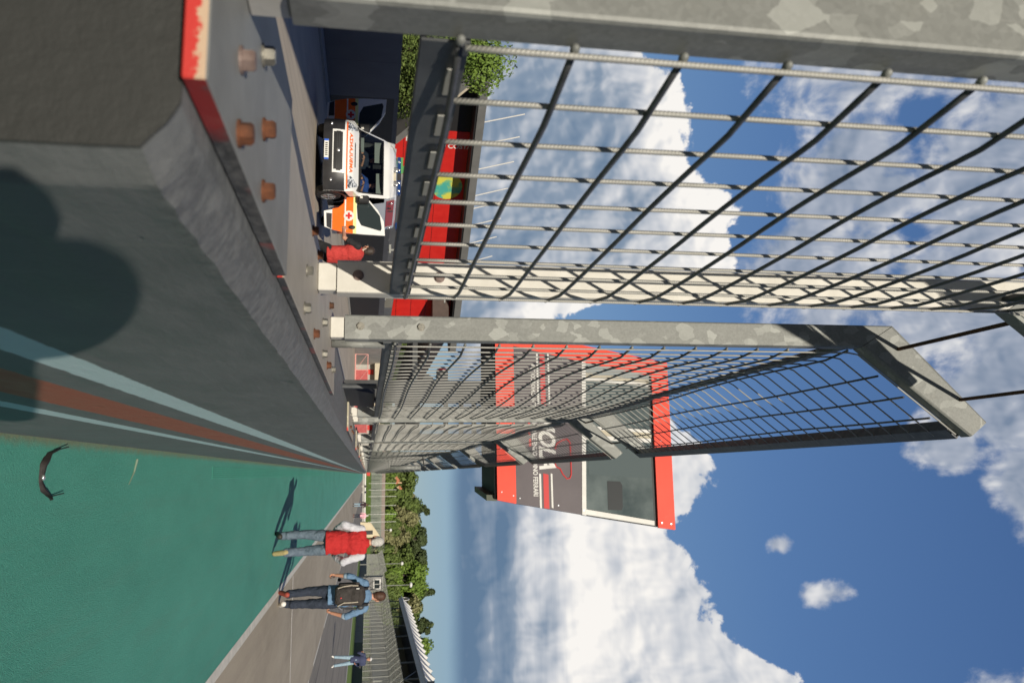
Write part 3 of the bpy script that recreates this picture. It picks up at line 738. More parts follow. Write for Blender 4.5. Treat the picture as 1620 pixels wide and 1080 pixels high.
# ================================================================== BOX TOWER standing over the fence
B0 = Vector((-2.35, 13.12, 0)); B1 = Vector((.41, 12.68, 0)); BX = (B1 - B0).normalized(); BN = Vector((BX.y, -BX.x, 0))   # BN points to the viewer
tower = thing('control_box', 'red and grey box tower with tinted windows and IMOLA lettering above the fence', 'race control tower', (-1.0, 13.6, 0))
def bp(a, z, d=0): p = B0 + BX * a + (BN * d if d > -.2 else Vector((-.06, 1, 0)) * -d); return Vector((p.x, p.y, z))
def bslab(mb, pts, d0, d1):                       # polygon in (a, z) between depths d0 (back) and d1 (front)
    n = len(pts); vs = [bp(a, z, d0) for a, z in pts] + [bp(a, z, d1) for a, z in pts]
    mb.add(vs, [tuple(range(n - 1, -1, -1)), tuple(range(n, 2 * n))] + [(i, (i + 1) % n, (i + 1) % n + n, i + n) for i in range(n)])
TO = lambda n, mb, m, par=None, **k: obj(n, mb, m, par or tower, world=True, **k)
BLh, BRh, TRh, TLh = (0, 3.50), (2.80, 3.45), (3.31, 6.26), (.58, 6.40)
mb = MB(); bslab(mb, [(.02, 3.52), (2.79, 3.46), (3.30, 6.24), (.59, 6.38)], -1.55, -.02); TO('shell', mb, [M_darkmetal])
mb = MB(); bslab(mb, [(.06, 3.47), (2.76, 3.42), (2.77, 3.455), (.06, 3.515)], -1.5, -.03); TO('soffit', mb, M_black)
def lerp(p, q, t): return (p[0] + (q[0] - p[0]) * t, p[1] + (q[1] - p[1]) * t)
mb = MB(); bslab(mb, [BLh, BRh, (2.86, 3.74), (.06, 3.80)], -.02, .03); TO('bottom_band', mb, M_redbooth)
mb = MB(); bslab(mb, [(.06, 3.803), (.32, 3.797), (.53, 4.73), (.66, 5.34), (.80, 6.10), (.52, 6.115)], -.02, .03); TO('side_band', mb, M_redbooth)
mb = MB(); bslab(mb, [(.52, 6.118), (3.27, 5.985), TRh, TLh], -.02, .03); TO('top_band', mb, M_redbooth)
mb = MB(); bslab(mb, [(.323, 3.797), (2.858, 3.742), (3.045, 4.77), (.54, 4.93), (.525, 4.73)], -.02, .022); grey = TO('lettering_panel', mb, M_boothg)
mb = MB(); bslab(mb, [(.54, 4.93), (3.045, 4.77), (3.255, 5.984), (.80, 6.10), (.66, 5.34)], -.06, -.03); TO('window_recess', mb, M_black)
mb = MB(); bslab(mb, [(.56, 4.99), (.76, 4.98), (.87, 6.06), (.795, 6.065), (.66, 5.35)], -.03, .004); TO('corner_panel', mb, mat('pale_grey_panel', rough=.5, fn=mottled((.20, .24, .25), (.28, .32, .33), 2, 4, 0)))
mb = MB(); bslab(mb, [(.765, 4.985), (.835, 4.98), (.935, 6.055), (.875, 6.058)], -.03, .01); TO('cream_mullion', mb, M_cream); mb = MB(); bslab(mb, [(1.70, 4.94), (1.79, 4.935), (1.86, 6.01), (1.77, 6.014)], -.03, .01); TO('cream_mullion', mb, M_cream)
def slab(n, pts, m, d0=-.03, d1=.02): mb = MB(); bslab(mb, pts, d0, d1); return TO(n, mb, m)
slab('window_frame', [(.54, 4.93), (3.045, 4.77), (3.06, 4.835), (.555, 4.995)], M_whiteL, -.03, .028)
for a0, a1, b0, b1 in ((.838, .885, .938, .985), (1.645, 1.697, 1.715, 1.767), (1.793, 1.865, 1.863, 1.925), (2.965, 3.045, 3.165, 3.235)):
    za0 = 4.99 - .064 * (a0 - .55); zb0 = 6.04 - .048 * (b0 - .9)
    slab('window_frame', [(a0, za0), (a1, za0 - .004), (b1, zb0 - .004), (b0, zb0)], M_whiteL, -.03, .024)
for n, a0, a1, b0, b1 in (('window', .887, 1.643, .987, 1.713), ('window', 1.867, 2.963, 1.927, 3.163)):
    slab(n, [(a0, 4.99 - .064 * (a0 - .55)), (a1, 4.99 - .064 * (a1 - .55)), (b1, 6.04 - .048 * (b1 - .9)), (b0, 6.04 - .048 * (b0 - .9))], M_bglass, -.03, -.004)
slab('window_blind', [(1.90, 4.95), (2.42, 4.92), (2.50, 5.95), (1.95, 5.985)], mat('grey_blind', (.10, .125, .13), .15), -.004, 0)
slab('seat_back', [(2.53, 5.22), (2.98, 5.20), (2.99, 5.42), (2.94, 5.44), (2.60, 5.46), (2.54, 5.43)], mat('seat_dark', (.018, .022, .025), .5), -.004, 0)  # flat dark seat shape laid on the window
for a in (1.12, 2.02):
    slab('panel_seam', [(a, 3.80 - .0214 * a), (a + .006, 3.80 - .0214 * a), (a + .166, 4.955 - .064 * (a - .3)), (a + .160, 4.955 - .064 * (a - .3))], M_black, .021, .0235)
for a in (.95, 1.9): slab('panel_seam', [(a, 3.482 - .018 * a), (a + .005, 3.482 - .018 * a), (a + .055, 3.797 - .0214 * a), (a + .05, 3.797 - .0214 * a)], M_darkmetal, .029, .0315)
# end flap under the far right corner
mb = MB(); bslab(mb, [(2.70, 3.30), (2.79, 3.30), (2.80, 3.46), (2.71, 3.46)], -1.55, -.10); TO('end_flap', mb, mat('olive_sheet', (.085, .095, .07), .6))
# lettering
def btext(mb, body, a, z, size, shear=0, off=0, sp=1.0, d=.026, slope=-.0215, width=1.0):
    ex = (BX + Vector((0, 0, slope))).normalized(); ey = Vector((BX.x * .02, BX.y * .02, 1)); ey = (ey - ex * ey.dot(ex)).normalized()
    p = bp(a, z, d); T = Matrix.Translation(p) @ Matrix((ex, ey, ex.cross(ey))).transposed().to_4x4()
    q = MB(); text_mb(q, body, size, None, .002, off, 'LEFT', shear, sp); k = width / max(v.x for v in q.v)
    mb.add([(v.x * k, v.y, v.z) for v in q.v], q.f, T)
mb = MB(); btext(mb, 'AUTODROMO INTERNAZIONALE ENZO E DINO FERRARI', .62, 4.065, .104, off=.0022, width=2.13); TO('lettering', mb, M_whiteL, grey)
mb = MB(); btext(mb, 'IMOLA', 1.36, 4.160, .365, shear=.32, off=.012, width=.98); TO('lettering', mb, M_whiteL, grey)
for z0, z1 in ((4.140, 4.170), (4.325, 4.352)):
    mb = MB(); bslab(mb, [(.44, z0 + .025), (1.28, z0 + .008), (1.30, z1 + .008), (.45, z1 + .025)], .022, .027)
    TO('white_stripe', mb, M_whiteL, grey); mb = MB()
    bslab(mb, [(2.40, z0 - .02), (2.93, z0 - .032), (2.94, z1 - .032), (2.41, z1 - .02)], .022, .027)
    TO('white_stripe', mb, M_whiteL, grey)
mb = MB(); bslab(mb, [(.45, 4.225), (1.29, 4.208), (1.31, 4.288), (.46, 4.305)], .022, .027); bslab(mb, [(2.40, 4.185), (2.935, 4.172), (2.95, 4.255), (2.42, 4.268)], .022, .027)
TO('red_stripe', mb, mat('red_vinyl', (.55, .05, .05), .5), grey)
mb = MB(); tr = [(2.02, 4.40), (1.93, 4.43), (1.88, 4.52), (1.86, 4.60), (1.92, 4.645), (2.05, 4.645), (2.25, 4.64), (2.42, 4.635), (2.48, 4.61), (2.49, 4.56), (2.42, 4.50), (2.33, 4.46), (2.30, 4.40), (2.25, 4.385)]
mb.tube([bp(a, z, .026) for a, z in tr], .011, 6); TO('circuit_outline', mb, mat('red_vinyl', (.55, .05, .05), .5), grey)
mb = MB()
for a, z, l in ((1.42, 3.985, .10), (1.57, 3.98, .22), (1.85, 3.985, .12)): bslab(mb, [(a, z), (a + l, z - .004), (a + l + .004, z + .03), (a + .004, z + .034)], .022, .026)
TO('red_mark', mb, mat('red_vinyl', (.55, .05, .05), .5), grey)
mb = MB()
for a, z in ((.2, 3.6), (1.1, 3.56), (2.0, 3.53), (2.68, 3.52), (2.74, 3.70), (2.78, 3.80), (2.90, 4.4), (2.98, 4.80), (.9, 6.2), (1.9, 6.16), (3.2, 6.05), (3.22, 6.2), (.55, 4.6)):
    mb.disc(tuple(bp(a, z, .034)), .011, .008, 'y', 8)
TO('rivet', mb, M_chrome)
# support: dark column, deck and ladder behind the fence
mb = MB(); mb.box(-1.50, -1.16, 13.35, 13.75, 0, 3.50); TO('support_column', mb, M_darkmetal)
mb = MB(); mb.box(-1.16, -.50, 13.30, 13.34, 1.9, 2.30)
for z in (2.68, 2.72, 2.93, 2.97, 3.14, 3.18): mb.box(-1.155, -.50, 13.30, 13.34, z, z + .035)
mb.box(-.52, -.49, 13.29, 13.345, 1.0, 3.47); TO('ladder_rail', mb, M_black)
mb = MB(); mb.box(-2.2, -.55, 13.36, 14.3, 2.18, 2.26); mb.box(-2.2, -2.12, 13.4, 13.48, 0, 2.18); mb.box(-.63, -.56, 14.2, 14.28, 0, 2.18); TO('deck', mb, M_darkmetal)
mb = MB(); mb.box(-1.66, -1.40, 13.38, 13.55, 2.58, 2.76); mb.tube([(-1.66, 13.46, 2.67), (-1.70, 13.46, 2.67)], [.09, .075], 16); mb.box(-1.45, -1.40, 13.38, 13.5, 2.3, 2.6); TO('warning_lamp', mb, M_black)
mb = MB(); mb.ell((-1.68, 13.46, 2.67), (.035, .095, .095)); TO('lamp_lens', mb, mat('dark_red_lens', (.16, .01, .015), .3), smooth=True)
mb = MB(); mb.prism([(-1.62, 2.40), (-1.44, 2.30), (-1.44, 2.52), (-1.56, 2.52)], 'y', 13.4, 13.6); TO('horn', mb, M_darkmetal)

# black folded board and post under the second panel's rail
t = thing('black_board', 'black folded board standing on the wall under the mesh rail', 'board', (-.40, 4.4, 1.35))
mb = MB(); mb.prism([(3.95, 1.352), (4.98, 1.352), (5.10, 1.505), (4.25, 1.505)], 'x', -.43, -.405); obj('board', mb, M_black, t, world=True)
mb = MB(); mb.tube([(-.40, 3.82, 1.35), (-.40, 3.82, 1.51)], .012, 8); obj('stake', mb, M_rail, t, world=True)
t = thing('tube_lamp', 'grey cylinder hanging on a bracket on the pit wall fence', 'lamp', (-.2, 17.4, 2.2))
mb = MB(); mb.tube([(-.13, 17.4, 1.95), (-.13, 17.4, 2.58)], [.05, .05], 14); obj('cylinder', mb, M_galv, t, world=True, smooth=True)
mb = MB(); mb.tube([(-.36, 17.42, 2.62), (-.05, 17.38, 2.66)], .012, 6); mb.tube([(-.13, 17.4, 2.58), (-.13, 17.4, 2.7)], .01, 6); obj('bracket', mb, M_black, t, world=True)

# ================================================================== PIT SIDE
# long dark panelled wall
t = thing('boundary_wall', 'long dark grey panelled wall behind the ambulance', 'wall', (-12.6, 20, 0))
mb = MB(); y = 4.0
while y < 78:
    mb.box(-12.75, -12.52 - .004 * y * .2, y, y + 2.485, 0, 2.30 + (y - 20) * .0075); y += 2.5
obj('wall_panels', mb, M_navywall, t, world=True)
mb = MB(); mb.box(-12.76, -12.54, 4, 78, -.05, 2.2); obj('wall_core', mb, M_black, t, world=True)
mb = MB(); mb.box(-12.5, -11.9, 4, 78, -.01, .06); struct('kerb', mb, M_concrete, 'pale concrete kerb along the dark wall')
mb = MB(); mb.box(-14.2, -13.6, 38, 98, 0, 3.35); o = obj('parapet', mb, M_greyband); tag(o, 'grey rendered parapet showing above the dark panelled wall', 'wall')
mb = MB(); mb.box(-13.58, -13.4, 62.0, 66.5, 2.2, 3.28); o = obj('white_cabinet', mb, M_cream); tag(o, 'cream cabinet in front of the red building', 'cabinet')
# thin lamp masts
for (mx, my, h, lab) in ((-12.95, 60.5, 7.0, 'thin grey lamp mast standing before the red cladding'), (-12.9, 47, 3.6, 'short grey mast standing above the dark wall')):
    t = thing('lamp_mast', lab, 'lamp mast', (mx, my, 0)); mb = MB(); mb.tube([(0, 0, 0), (0, 0, h)], [.09, .055], 8); obj('pole', mb, M_galv_far, t)
    mb = MB(); mb.box(-.12, .3, -.07, .07, h, h + .09); obj('lamp_head', mb, M_galv_far, t); mb = MB(); mb.box(-.25, .25, -.25, .25, 2.55, 2.66); obj('collar', mb, M_galv_far, t)

# red museum building, turned towards the viewer
mus = thing('museum_building', 'bright red clad building with grey roof edge and colourful round map', 'building', (-20, 70, 0))
F0 = Vector((-28.2, 60, 0)); F1 = Vector((-13.6, 81, 0)); FX = (F1 - F0).normalized(); FN = Vector((FX.y, -FX.x, 0)); FL = (F1 - F0).length
def fp(a, z, d=0): p = F0 + FX * a + FN * d; return Vector((p.x, p.y, z))
def fbox(mb, a0, a1, z0, z1, d0, d1):
    vs = [fp(a, z, d) for d in (d0, d1) for (a, z) in ((a0, z0), (a1, z0), (a1, z1), (a0, z1))]
    mb.add(vs, [(0, 1, 2, 3), (7, 6, 5, 4), (0, 4, 5, 1), (1, 5, 6, 2), (2, 6, 7, 3), (3, 7, 4, 0)])
MO = lambda n, mb, m, par=None, **k: obj(n, mb, m, par or mus, world=True, **k)
mb = MB(); fbox(mb, 2.3, FL, 0, 9.2, -12, -.05); MO('building_body', mb, M_darkmetal)
mb = MB(); z = 1.2
while z < 9.1: fbox(mb, 2.3, FL, z, min(z + 1.36, 9.2), -.05, 0); z += 1.4
MO('red_cladding', mb, M_red)
mb = MB(); fbox(mb, -4.6, FL + .3, 9.2, 9.35, -12, 1.9); MO('roof_soffit', mb, M_black)
mb = MB(); fbox(mb, -4.65, FL + .35, 9.35, 9.95, -12.1, 2.0); MO('roof_edge', mb, M_fascia)
def fpoly(mb, pts, d0, d1):
    n = len(pts); mb.add([fp(a, z, d0) for a, z in pts] + [fp(a, z, d1) for a, z in pts], [tuple(range(n)), tuple(range(2 * n - 1, n - 1, -1))] + [(i, i + n, (i + 1) % n + n, (i + 1) % n) for i in range(n)])
mb = MB(); fpoly(mb, [(-4.6, 9.35), (-3.7, 9.35), (2.5, 3.35), (2.3, 2.9)], -1, 1.95); MO('slanting_fin', mb, M_fascia)
mb = MB(); fpoly(mb, [(-3.3, 9.1), (-2.7, 9.1), (2.28, 4.4), (2.28, 3.75)], -.9, 1.2); MO('fin_lining', mb, M_sand)
mb = MB(); fpoly(mb, [(-3.4, 9.2), (2.28, 9.2), (2.28, 3.8)], -3, -.04); MO('loggia', mb, M_black)
mb = MB(); fbox(mb, 1.9, 2.29, 0, 3.7, -.1, .1); MO('corner_pillar', mb, M_brown)
for a in (.2, 2.2, 4.5, 7.1, 8.4, 10.2, 12.2, 14.4, 17.5):
    mb = MB(); mb.tube([fp(a, 9.8, 1.9), fp(a - .95, 13.0 - .06 * a, 1.9)], .05, 6); MO('white_mast', mb, M_whiteL)
# lettering running up the facade
def mtext(body, a, z, size, par):
    mb = MB(); p = fp(a, z, .012); ex = Vector((0, 0, 1)); ey = -FX; T = Matrix.Translation(p) @ Matrix((ex, ey, ex.cross(ey))).transposed().to_4x4()
    text_mb(mb, body, size, T, .004, .012, 'LEFT'); MO('lettering', mb, M_whiteL, par)
mtext('MUSEO', 3.38, 4.10, .80, None); mtext('CHECCO COSTA', 3.86, 4.85, .60, None)
def mapf(t, b, co):
    n = t.noise(co, .75, 6, .6); 
    t.put(b.inputs['Base Color'], t.ramp(n, [(0, (.62, .50, .05)), (.44, (.55, .55, .08)), (.50, (.20, .42, .18)), (.56, (.06, .36, .30)), (1, (.05, .30, .34))]))
mb = MB(); cx, cz, rr = 7.6, 7.75, 1.30
ring = [fp(cx + rr * cos(2 * pi * i / 40), cz + rr * sin(2 * pi * i / 40), .02) for i in range(40)]
mb.add(ring, [tuple(range(40))]); MO('round_map', mb, mat('map_print', rough=.6, fn=mapf), fix=False)
mb = MB(); fbox(mb, 5.0, 9.6, 3.5, 4.0, .005, .03); fbox(mb, 5.8, 6.5, 4.0, 4.6, .005, .03); MO('green_strip', mb, mat('green_print', (.12, .36, .12), .6))

# paddock background seen under and through the mesh
t = thing('garage_row', 'low sandy garage block with red curtains far down the pit lane', 'building', (-10, 101, 0))
mb = MB(); mb.box(-19, -3.2, 101, 110, 0, 2.25); obj('wall', mb, M_concrete, t, world=True)
mb = MB(); mb.box(-19, -3.1, 99.6, 110.2, 2.25, 2.95); obj('roof_beam', mb, M_sand, t, world=True)
for k in range(7): mb = MB(); mb.box(-12.6 + 1.35 * k, -12.0 + 1.35 * k, 100.9, 100.99, .95 + .12 * (k % 2), 2.1); obj('red_curtain', mb, M_red, t, world=True)
mb = MB()
for k in range(36): mb.box(-16 + .36 * k, -15.8 + .36 * k, 99.5, 99.6, 2.98, 3.35)
obj('roof_rail', mb, M_sand, t, world=True)
t = thing('barrier_fence', 'faded red and pink tubular barrier across the pit lane', 'barrier', (-10, 92, 0))
mb = MB()
for k in range(5):
    x = -13.2 + 1.75 * k; mb.tube([(x, 92, 0), (x, 92, 1.42)], .05, 6)
mb.tube([(-13.3, 92, 1.42), (-4.2, 92, 1.42)], .045, 6); mb.tube([(-13.3, 92, .06), (-4.2, 92, .06)], .07, 6)
for k in range(4): x = -13.2 + 1.75 * k; mb.tube([(x, 91.97, 1.38), (x + 1.75, 91.97, .1)], .022, 5)
obj('barrier_frame', mb, M_pinkpaint, t, world=True)
mb = MB()
for k in range(1, 5): x = -13.2 + 1.75 * k; mb.box(x + .05, x + 1.7, 92.02, 92.05, .12, 1.38)
obj('barrier_infill', mb, M_redmesh, t, world=True)
t = thing('grandstand_roof', 'dark brown boarded canopy roof seen through the mesh', 'grandstand', (-15, 90, 0))
mb = MB(); mb.box(-20, -12.8, 76, 175, 7.35, 8.85); obj('canopy', mb, M_brown, t, world=True)
mb = MB(); mb.box(-20, -13.2, 80, 175, 0, 3.4); obj('lower_wall', mb, M_concrete, t, world=True)
mb = MB(); mb.box(-13.2, -12.9, 76, 175, 3.4, 4.75); obj('parapet', mb, M_greyband, t, world=True)
for k in range(8):
    mb = MB(); mb.box(-19.6, -19.2, 80 + 12 * k, 80.4 + 12 * k, 3.4, 7.35); obj('pillar', mb, M_brown, t, world=True)
t = thing('signal_board', 'white board with three round holes above the pit lane', 'signal', (-11.9, 76, 0))
mb = MB(); mb.box(-12.45, -11.95, 74.9, 75, 4.75, 6.15); obj('board', mb, M_whiteL, t, world=True)
for k, r in ((0, .12), (1, .16), (2, .12)): mb = MB(); mb.disc((-12.2, 74.8, 5.08 + .36 * k), r, .08, 'y'); obj('lens', mb, M_brown if k != 1 else M_black, t, world=True)
mb = MB(); mb.tube([(-12.2, 75, 0), (-12.2, 75, 4.75)], .05, 6); obj('pole', mb, M_galv_far, t, world=True)
# unseen building, placed and sized to cast the shade on the left pit lane
t = thing('unseen_building', 'tall plain unseen building placed behind the viewer to shade the pit lane', 'building', (-16, -12, 0))
mb = MB(); mb.box(-30, -3.05, -24, -6, 0, 17.5); obj('wall', mb, M_concrete, t, world=True)
for fl in range(5):
    for k in range(6): mb = MB(); mb.box(-28 + 4 * k, -25.4 + 4 * k, -5.99, -5.94, 1.2 + 3.3 * fl, 3.3 + 3.3 * fl); obj('window', mb, M_glass, t, world=True)
mb = MB(); mb.box(-30.2, -3.04, -24.2, -5.8, 17.5, 17.8); obj('roof', mb, M_fascia, t, world=True)

# ================================================================== AMBULANCE (nose towards the viewer, both front doors open)
van = thing('ambulance', 'white and orange ambulance with both front doors open in the pit lane', 'ambulance', (-8.40, 21.0, 0)); van.scale = (1.07, 1, 1)
prof = [(0.03, .22), (-.02, .36), (-.03, .55), (.0, .76), (.03, .81), (.07, .90), (.17, .99), (.42, 1.13), (.68, 1.46), (.95, 1.80), (1.12, 1.96), (1.4, 2.11), (1.9, 2.20), (4.1, 2.23), (4.26, 2.05), (4.3, .3)]
def vw(z): 
    return .93 if z < .8 else (.93 - .02 * (z - .8) / .34 if z < 1.14 else (.91 - .11 * (z - 1.14) / .66 if z < 1.8 else .80 - .10 * min(1, (z - 1.8) / .42)))
def vs_(u, s, off=0.0):
    i = min(int(u), len(prof) - 2); f = u - i; y = prof[i][0] * (1 - f) + prof[i + 1][0] * f; z = prof[i][1] * (1 - f) + prof[i + 1][1] * f
    dy = prof[i + 1][0] - prof[i][0]; dz_ = prof[i + 1][1] - prof[i][1]; L = sqrt(dy * dy + dz_ * dz_)
    fade = max(0, 1 - max(0, y - .6) / 1.3); back = .30 * abs(s) ** 4.0 * fade if y < 3 else 0
    drop = -.05 * abs(s) ** 4 if z > 2.0 else 0
    return Vector((vw(z) * s, y + back - off * dz_ / L, z + drop + off * dy / L))
def vpatch(name, u0, u1, s0, s1, m, off=.0, nu=8, ns=14, par=None, smooth=True, th=0.0):
    mb = MB(); G = [[vs_(u0 + (u1 - u0) * i / nu, s0 + (s1 - s0) * j / ns, off) for j in range(ns + 1)] for i in range(nu + 1)]
    mb.grid(G); return obj(name, mb, m, par or van, smooth=smooth, fix=False)
mb = MB()
def pg(u0, u1, s0, s1, nu, ns, off=0): mb.grid([[vs_(u0 + (u1 - u0) * i / nu, s0 + (s1 - s0) * j / ns, off) for j in range(ns + 1)] for i in range(nu + 1)])
pg(0, 7, -1, 1, 21, 20); pg(7, 9, -1, -.90, 4, 2); pg(7, 9, .90, 1, 4, 2); pg(9, 15, -1, 1, 24, 20)
for sgn in (-1, 1):
    # rear side, leaning in with height
    rows = []
    for z in (.30, .8, 1.14, 1.8, 2.0, 2.17):
        rows.append([(sgn * (vw(z) + .001), 1.55, z), (sgn * (vw(z) + .001), 4.28 if z < 2 else 4.2, z)])
    mb.grid(rows)
    rows = []
    for z in (1.84, 2.0, 2.12): rows.append([(sgn * (vw(z) + .001), 1.25, z), (sgn * (vw(z) + .001), 1.55, z)])
    mb.grid(rows)
    rows = []
    for z in (.78, .9, 1.0): rows.append([(sgn * vw(z), .30, z), (sgn * vw(z), .72, z + .12)])
    mb.grid(rows)
obj('body', mb, M_vwhite, van, smooth=True)
vpatch('front_bumper', 0, 3.0, -1.0, 1.0, M_bumper, .014, 8, 24)
vpatch('grille_frame', 1.50, 3.6, -.60, .60, M_vwhite, .020, 8, 12)
g = vpatch('grille', 1.66, 2.78, -.53, .52, M_black, .027, 4, 10)
for k in range(4):
    u = 1.80 + .26 * k; vpatch('grille_bar', u, u + .06, -.5, .5, M_darkmetal, .034, 1, 10, g)
mb = MB(); mb.ell(vs_(2.25, 0, .045), (.05, .02, .045)); obj('badge', mb, M_chrome, g, smooth=True)
vpatch('orange_trim', 3.95, 4.35, -.95, .95, M_orange, .010, 2, 20)
mb = MB(); T = Matrix.Translation(vs_(5.25, 0, .012) + Vector((0, 0, -.075))) @ Matrix(((-1, 0, 0), (0, .62, -.78), (0, .78, .62))).to_4x4()
q = MB(); text_mb(q, 'AMBULANZA', .19, None, .002, .006, 'CENTER', 0, 1.12)
wid = max(v.x for v in q.v); out = []
for v in q.v:                                          # mirrored lettering that follows the bonnet
    s_ = -v.x / wid * .56; u = 4.95 + v.y / .14 * .85; p = vs_(u, s_, .012 + v.z); out.append(p)
mb = MB(); mb.add(out, q.f); obj('lettering', mb, M_orange, van, fix=False)
vpatch('bonnet_slot', 6.25, 6.4, -.35, .35, M_darkmetal, .006, 1, 8)
mb = MB(); mb.box(-.26, .26, -.075, -.06, .245, .36); pl = obj('number_plate', mb, mat('plate_white', (.7, .7, .66), .4), van)
mb = MB(); mb.box(-.262, -.215, -.079, -.075, .247, .358); mb.box(.215, .262, -.079, -.075, .247, .358); obj('blue_end', mb, mat('plate_blue', (.03, .12, .55), .4), pl)
mb = MB()
for k in range(7): mb.box(-.17 + .05 * k, -.145 + .05 * k, -.078, -.075, .27, .335)
obj('plate_characters', mb, M_black, pl)
for s in (-1, 1):
    s0, s1 = (.60, .97) if s > 0 else (-.97, -.60)
    mb = MB(); G = []
    for i in range(7):
        u = 4.4 + 2.3 * i / 6; a = .62 + .04 * i * i / 9; b = .93 + .0 * i - (.10 * (i / 6) ** 2)
        G.append([vs_(u, s * (a + (b - a) * j / 6), .016) for j in range(7)])
    mb.grid(G); obj('headlight', mb, M_lamp, van, smooth=True, fix=False)
    mb = MB(); mb.ell(vs_(1.35, s * .78, .03), (.045, .025, .035)); obj('fog_lamp', mb, M_chrome, van, smooth=True)
    vpatch('bumper_vent', 2.0, 2.55, s * .55 if s < 0 else .45, s * .45 if s < 0 else .55, M_black, .022, 1, 1)
    # wheels and arches
    for yy in (.82, 3.45):
        mb = MB(); mb.tube([(s * .70, yy, .33), (s * .72, yy, .33), (s * .90, yy, .33), (s * .915, yy, .33)], [.30, .33, .33, .30], 28); wl = obj('wheel', mb, M_tyre, van, smooth=False)
        mb = MB(); mb.disc((s * .90, yy, .33), .20, s * .02, 'x', 24); obj('rim', mb, M_black, wl)
        mb = MB()
        for k in range(8):
            a = 2 * pi * k / 8; mb.tube([(s * .925, yy, .33), (s * .925, yy + .18 * cos(a), .33 + .18 * sin(a))], .016, 6)
        mb.tube([(s * .925, yy + .19 * cos(2 * pi * k / 24), .33 + .19 * sin(2 * pi * k / 24)) for k in range(25)], .012, 6); mb.ell((s * .925, yy, .33), (.02, .05, .05)); obj('spokes', mb, M_rim, wl)
    arch = [(s_ * 0, 0) for s_ in (0,)]
    mb = MB(); pts = [(.82 + .42 * cos(pi * k / 12), .36 + .42 * sin(pi * k / 12)) for k in range(13)]
    mb.prism(pts, 'x', s * .55, s * .60); obj('wheel_arch', mb, M_black, van)
    mb = MB(); mb.add([(s * .931, .82 + r_ * cos(pi * k / 12), .36 + r_ * sin(pi * k / 12)) for r_ in (.41, .47) for k in range(13)], [(k, k + 1, k + 14, k + 13) for k in range(12)]); obj('arch_trim', mb, M_bumper, van, fix=False)

# cabin seen through the windscreen
mb = MB(); mb.box(-.84, .84, .52, .95, .95, 1.13); mb.box(-.88, .88, .3, 4.2, .28, .42); mb.box(-.78, .78, 2.35, 2.40, .4, 2.1); mb.box(-.90, .90, .3, .5, .42, .75); obj('cabin_interior', mb, M_bumper, van)
mb = MB(); mb.bbox(-.62, -.12, 1.75, 1.95, .75, 1.55, .05); mb.bbox(.12, .62, 1.75, 1.95, .75, 1.55, .05); mb.bbox(-.62, -.12, 1.35, 1.9, .62, .78, .04); mb.bbox(.12, .62, 1.35, 1.9, .62, .78, .04); obj('seats', mb, M_darkmetal, van)
mb = MB(); mb.box(-.70, -.15, 1.15, 1.17, 1.55, 1.78); mb.box(.14, .74, 1.15, 1.17, 1.60, 1.80); mb.box(-.68, -.30, .80, .82, 1.16, 1.26); obj('sun_visor', mb, mat('pale_visor', (.30, .31, .28), .6), van)
mb = MB(); mb.bbox(-.06, .06, 1.02, 1.06, 1.50, 1.74, .01); obj('rear_mirror', mb, M_black, van)
mb = MB(); mb.tube([(.36 + .17 * cos(2 * pi * k / 20), 1.12 + .05 * sin(2 * pi * k / 20), 1.13 + .15 * sin(2 * pi * k / 20)) for k in range(21)], .014, 6); obj('steering_wheel', mb, M_black, van)
gl = bpy.data.materials.new('windscreen_glass'); gl.use_nodes = True; t = NT(gl.node_tree); t.n.clear()
fr = t.new('ShaderNodeFresnel'); fr.inputs[0].default_value = 1.5; tb = t.new('ShaderNodeBsdfTransparent'); tb.inputs[0].default_value = (.62, .68, .68, 1); gb = t.new('ShaderNodeBsdfGlossy'); gb.inputs['Roughness'].default_value = .02
mx = t.new('ShaderNodeMixShader'); t.l.new(fr.outputs[0], mx.inputs[0]); t.l.new(tb.outputs[0], mx.inputs[1]); t.l.new(gb.outputs[0], mx.inputs[2]); om = t.new('ShaderNodeOutputMaterial'); t.l.new(mx.outputs[0], om.inputs[0])
vpatch('windscreen', 7.0, 9.0, -.90, .90, gl, .003, 4, 14)
vpatch('windscreen_seal', 7.0, 7.14, -.91, .91, M_black, .007, 1, 14)
mb = MB()
for s in (-1, 1): mb.grid([[vs_(7 + 2 * i / 4, s * .89, .006), vs_(7 + 2 * i / 4, s * .925, .006)] for i in range(5)])
mb.grid([[vs_(8.92, -.91 + 1.82 * j / 10, .006), vs_(9.02, -.91 + 1.82 * j / 10, .006)] for j in range(11)]); obj('screen_border', mb, M_black, van, fix=False)
for x0, x1 in ((-.50, .02), (-.05, .45)): mb = MB(); mb.tube([(x0, .40, 1.15), (x1, .46, 1.20)], .012, 5); obj('wiper', mb, M_black, van)
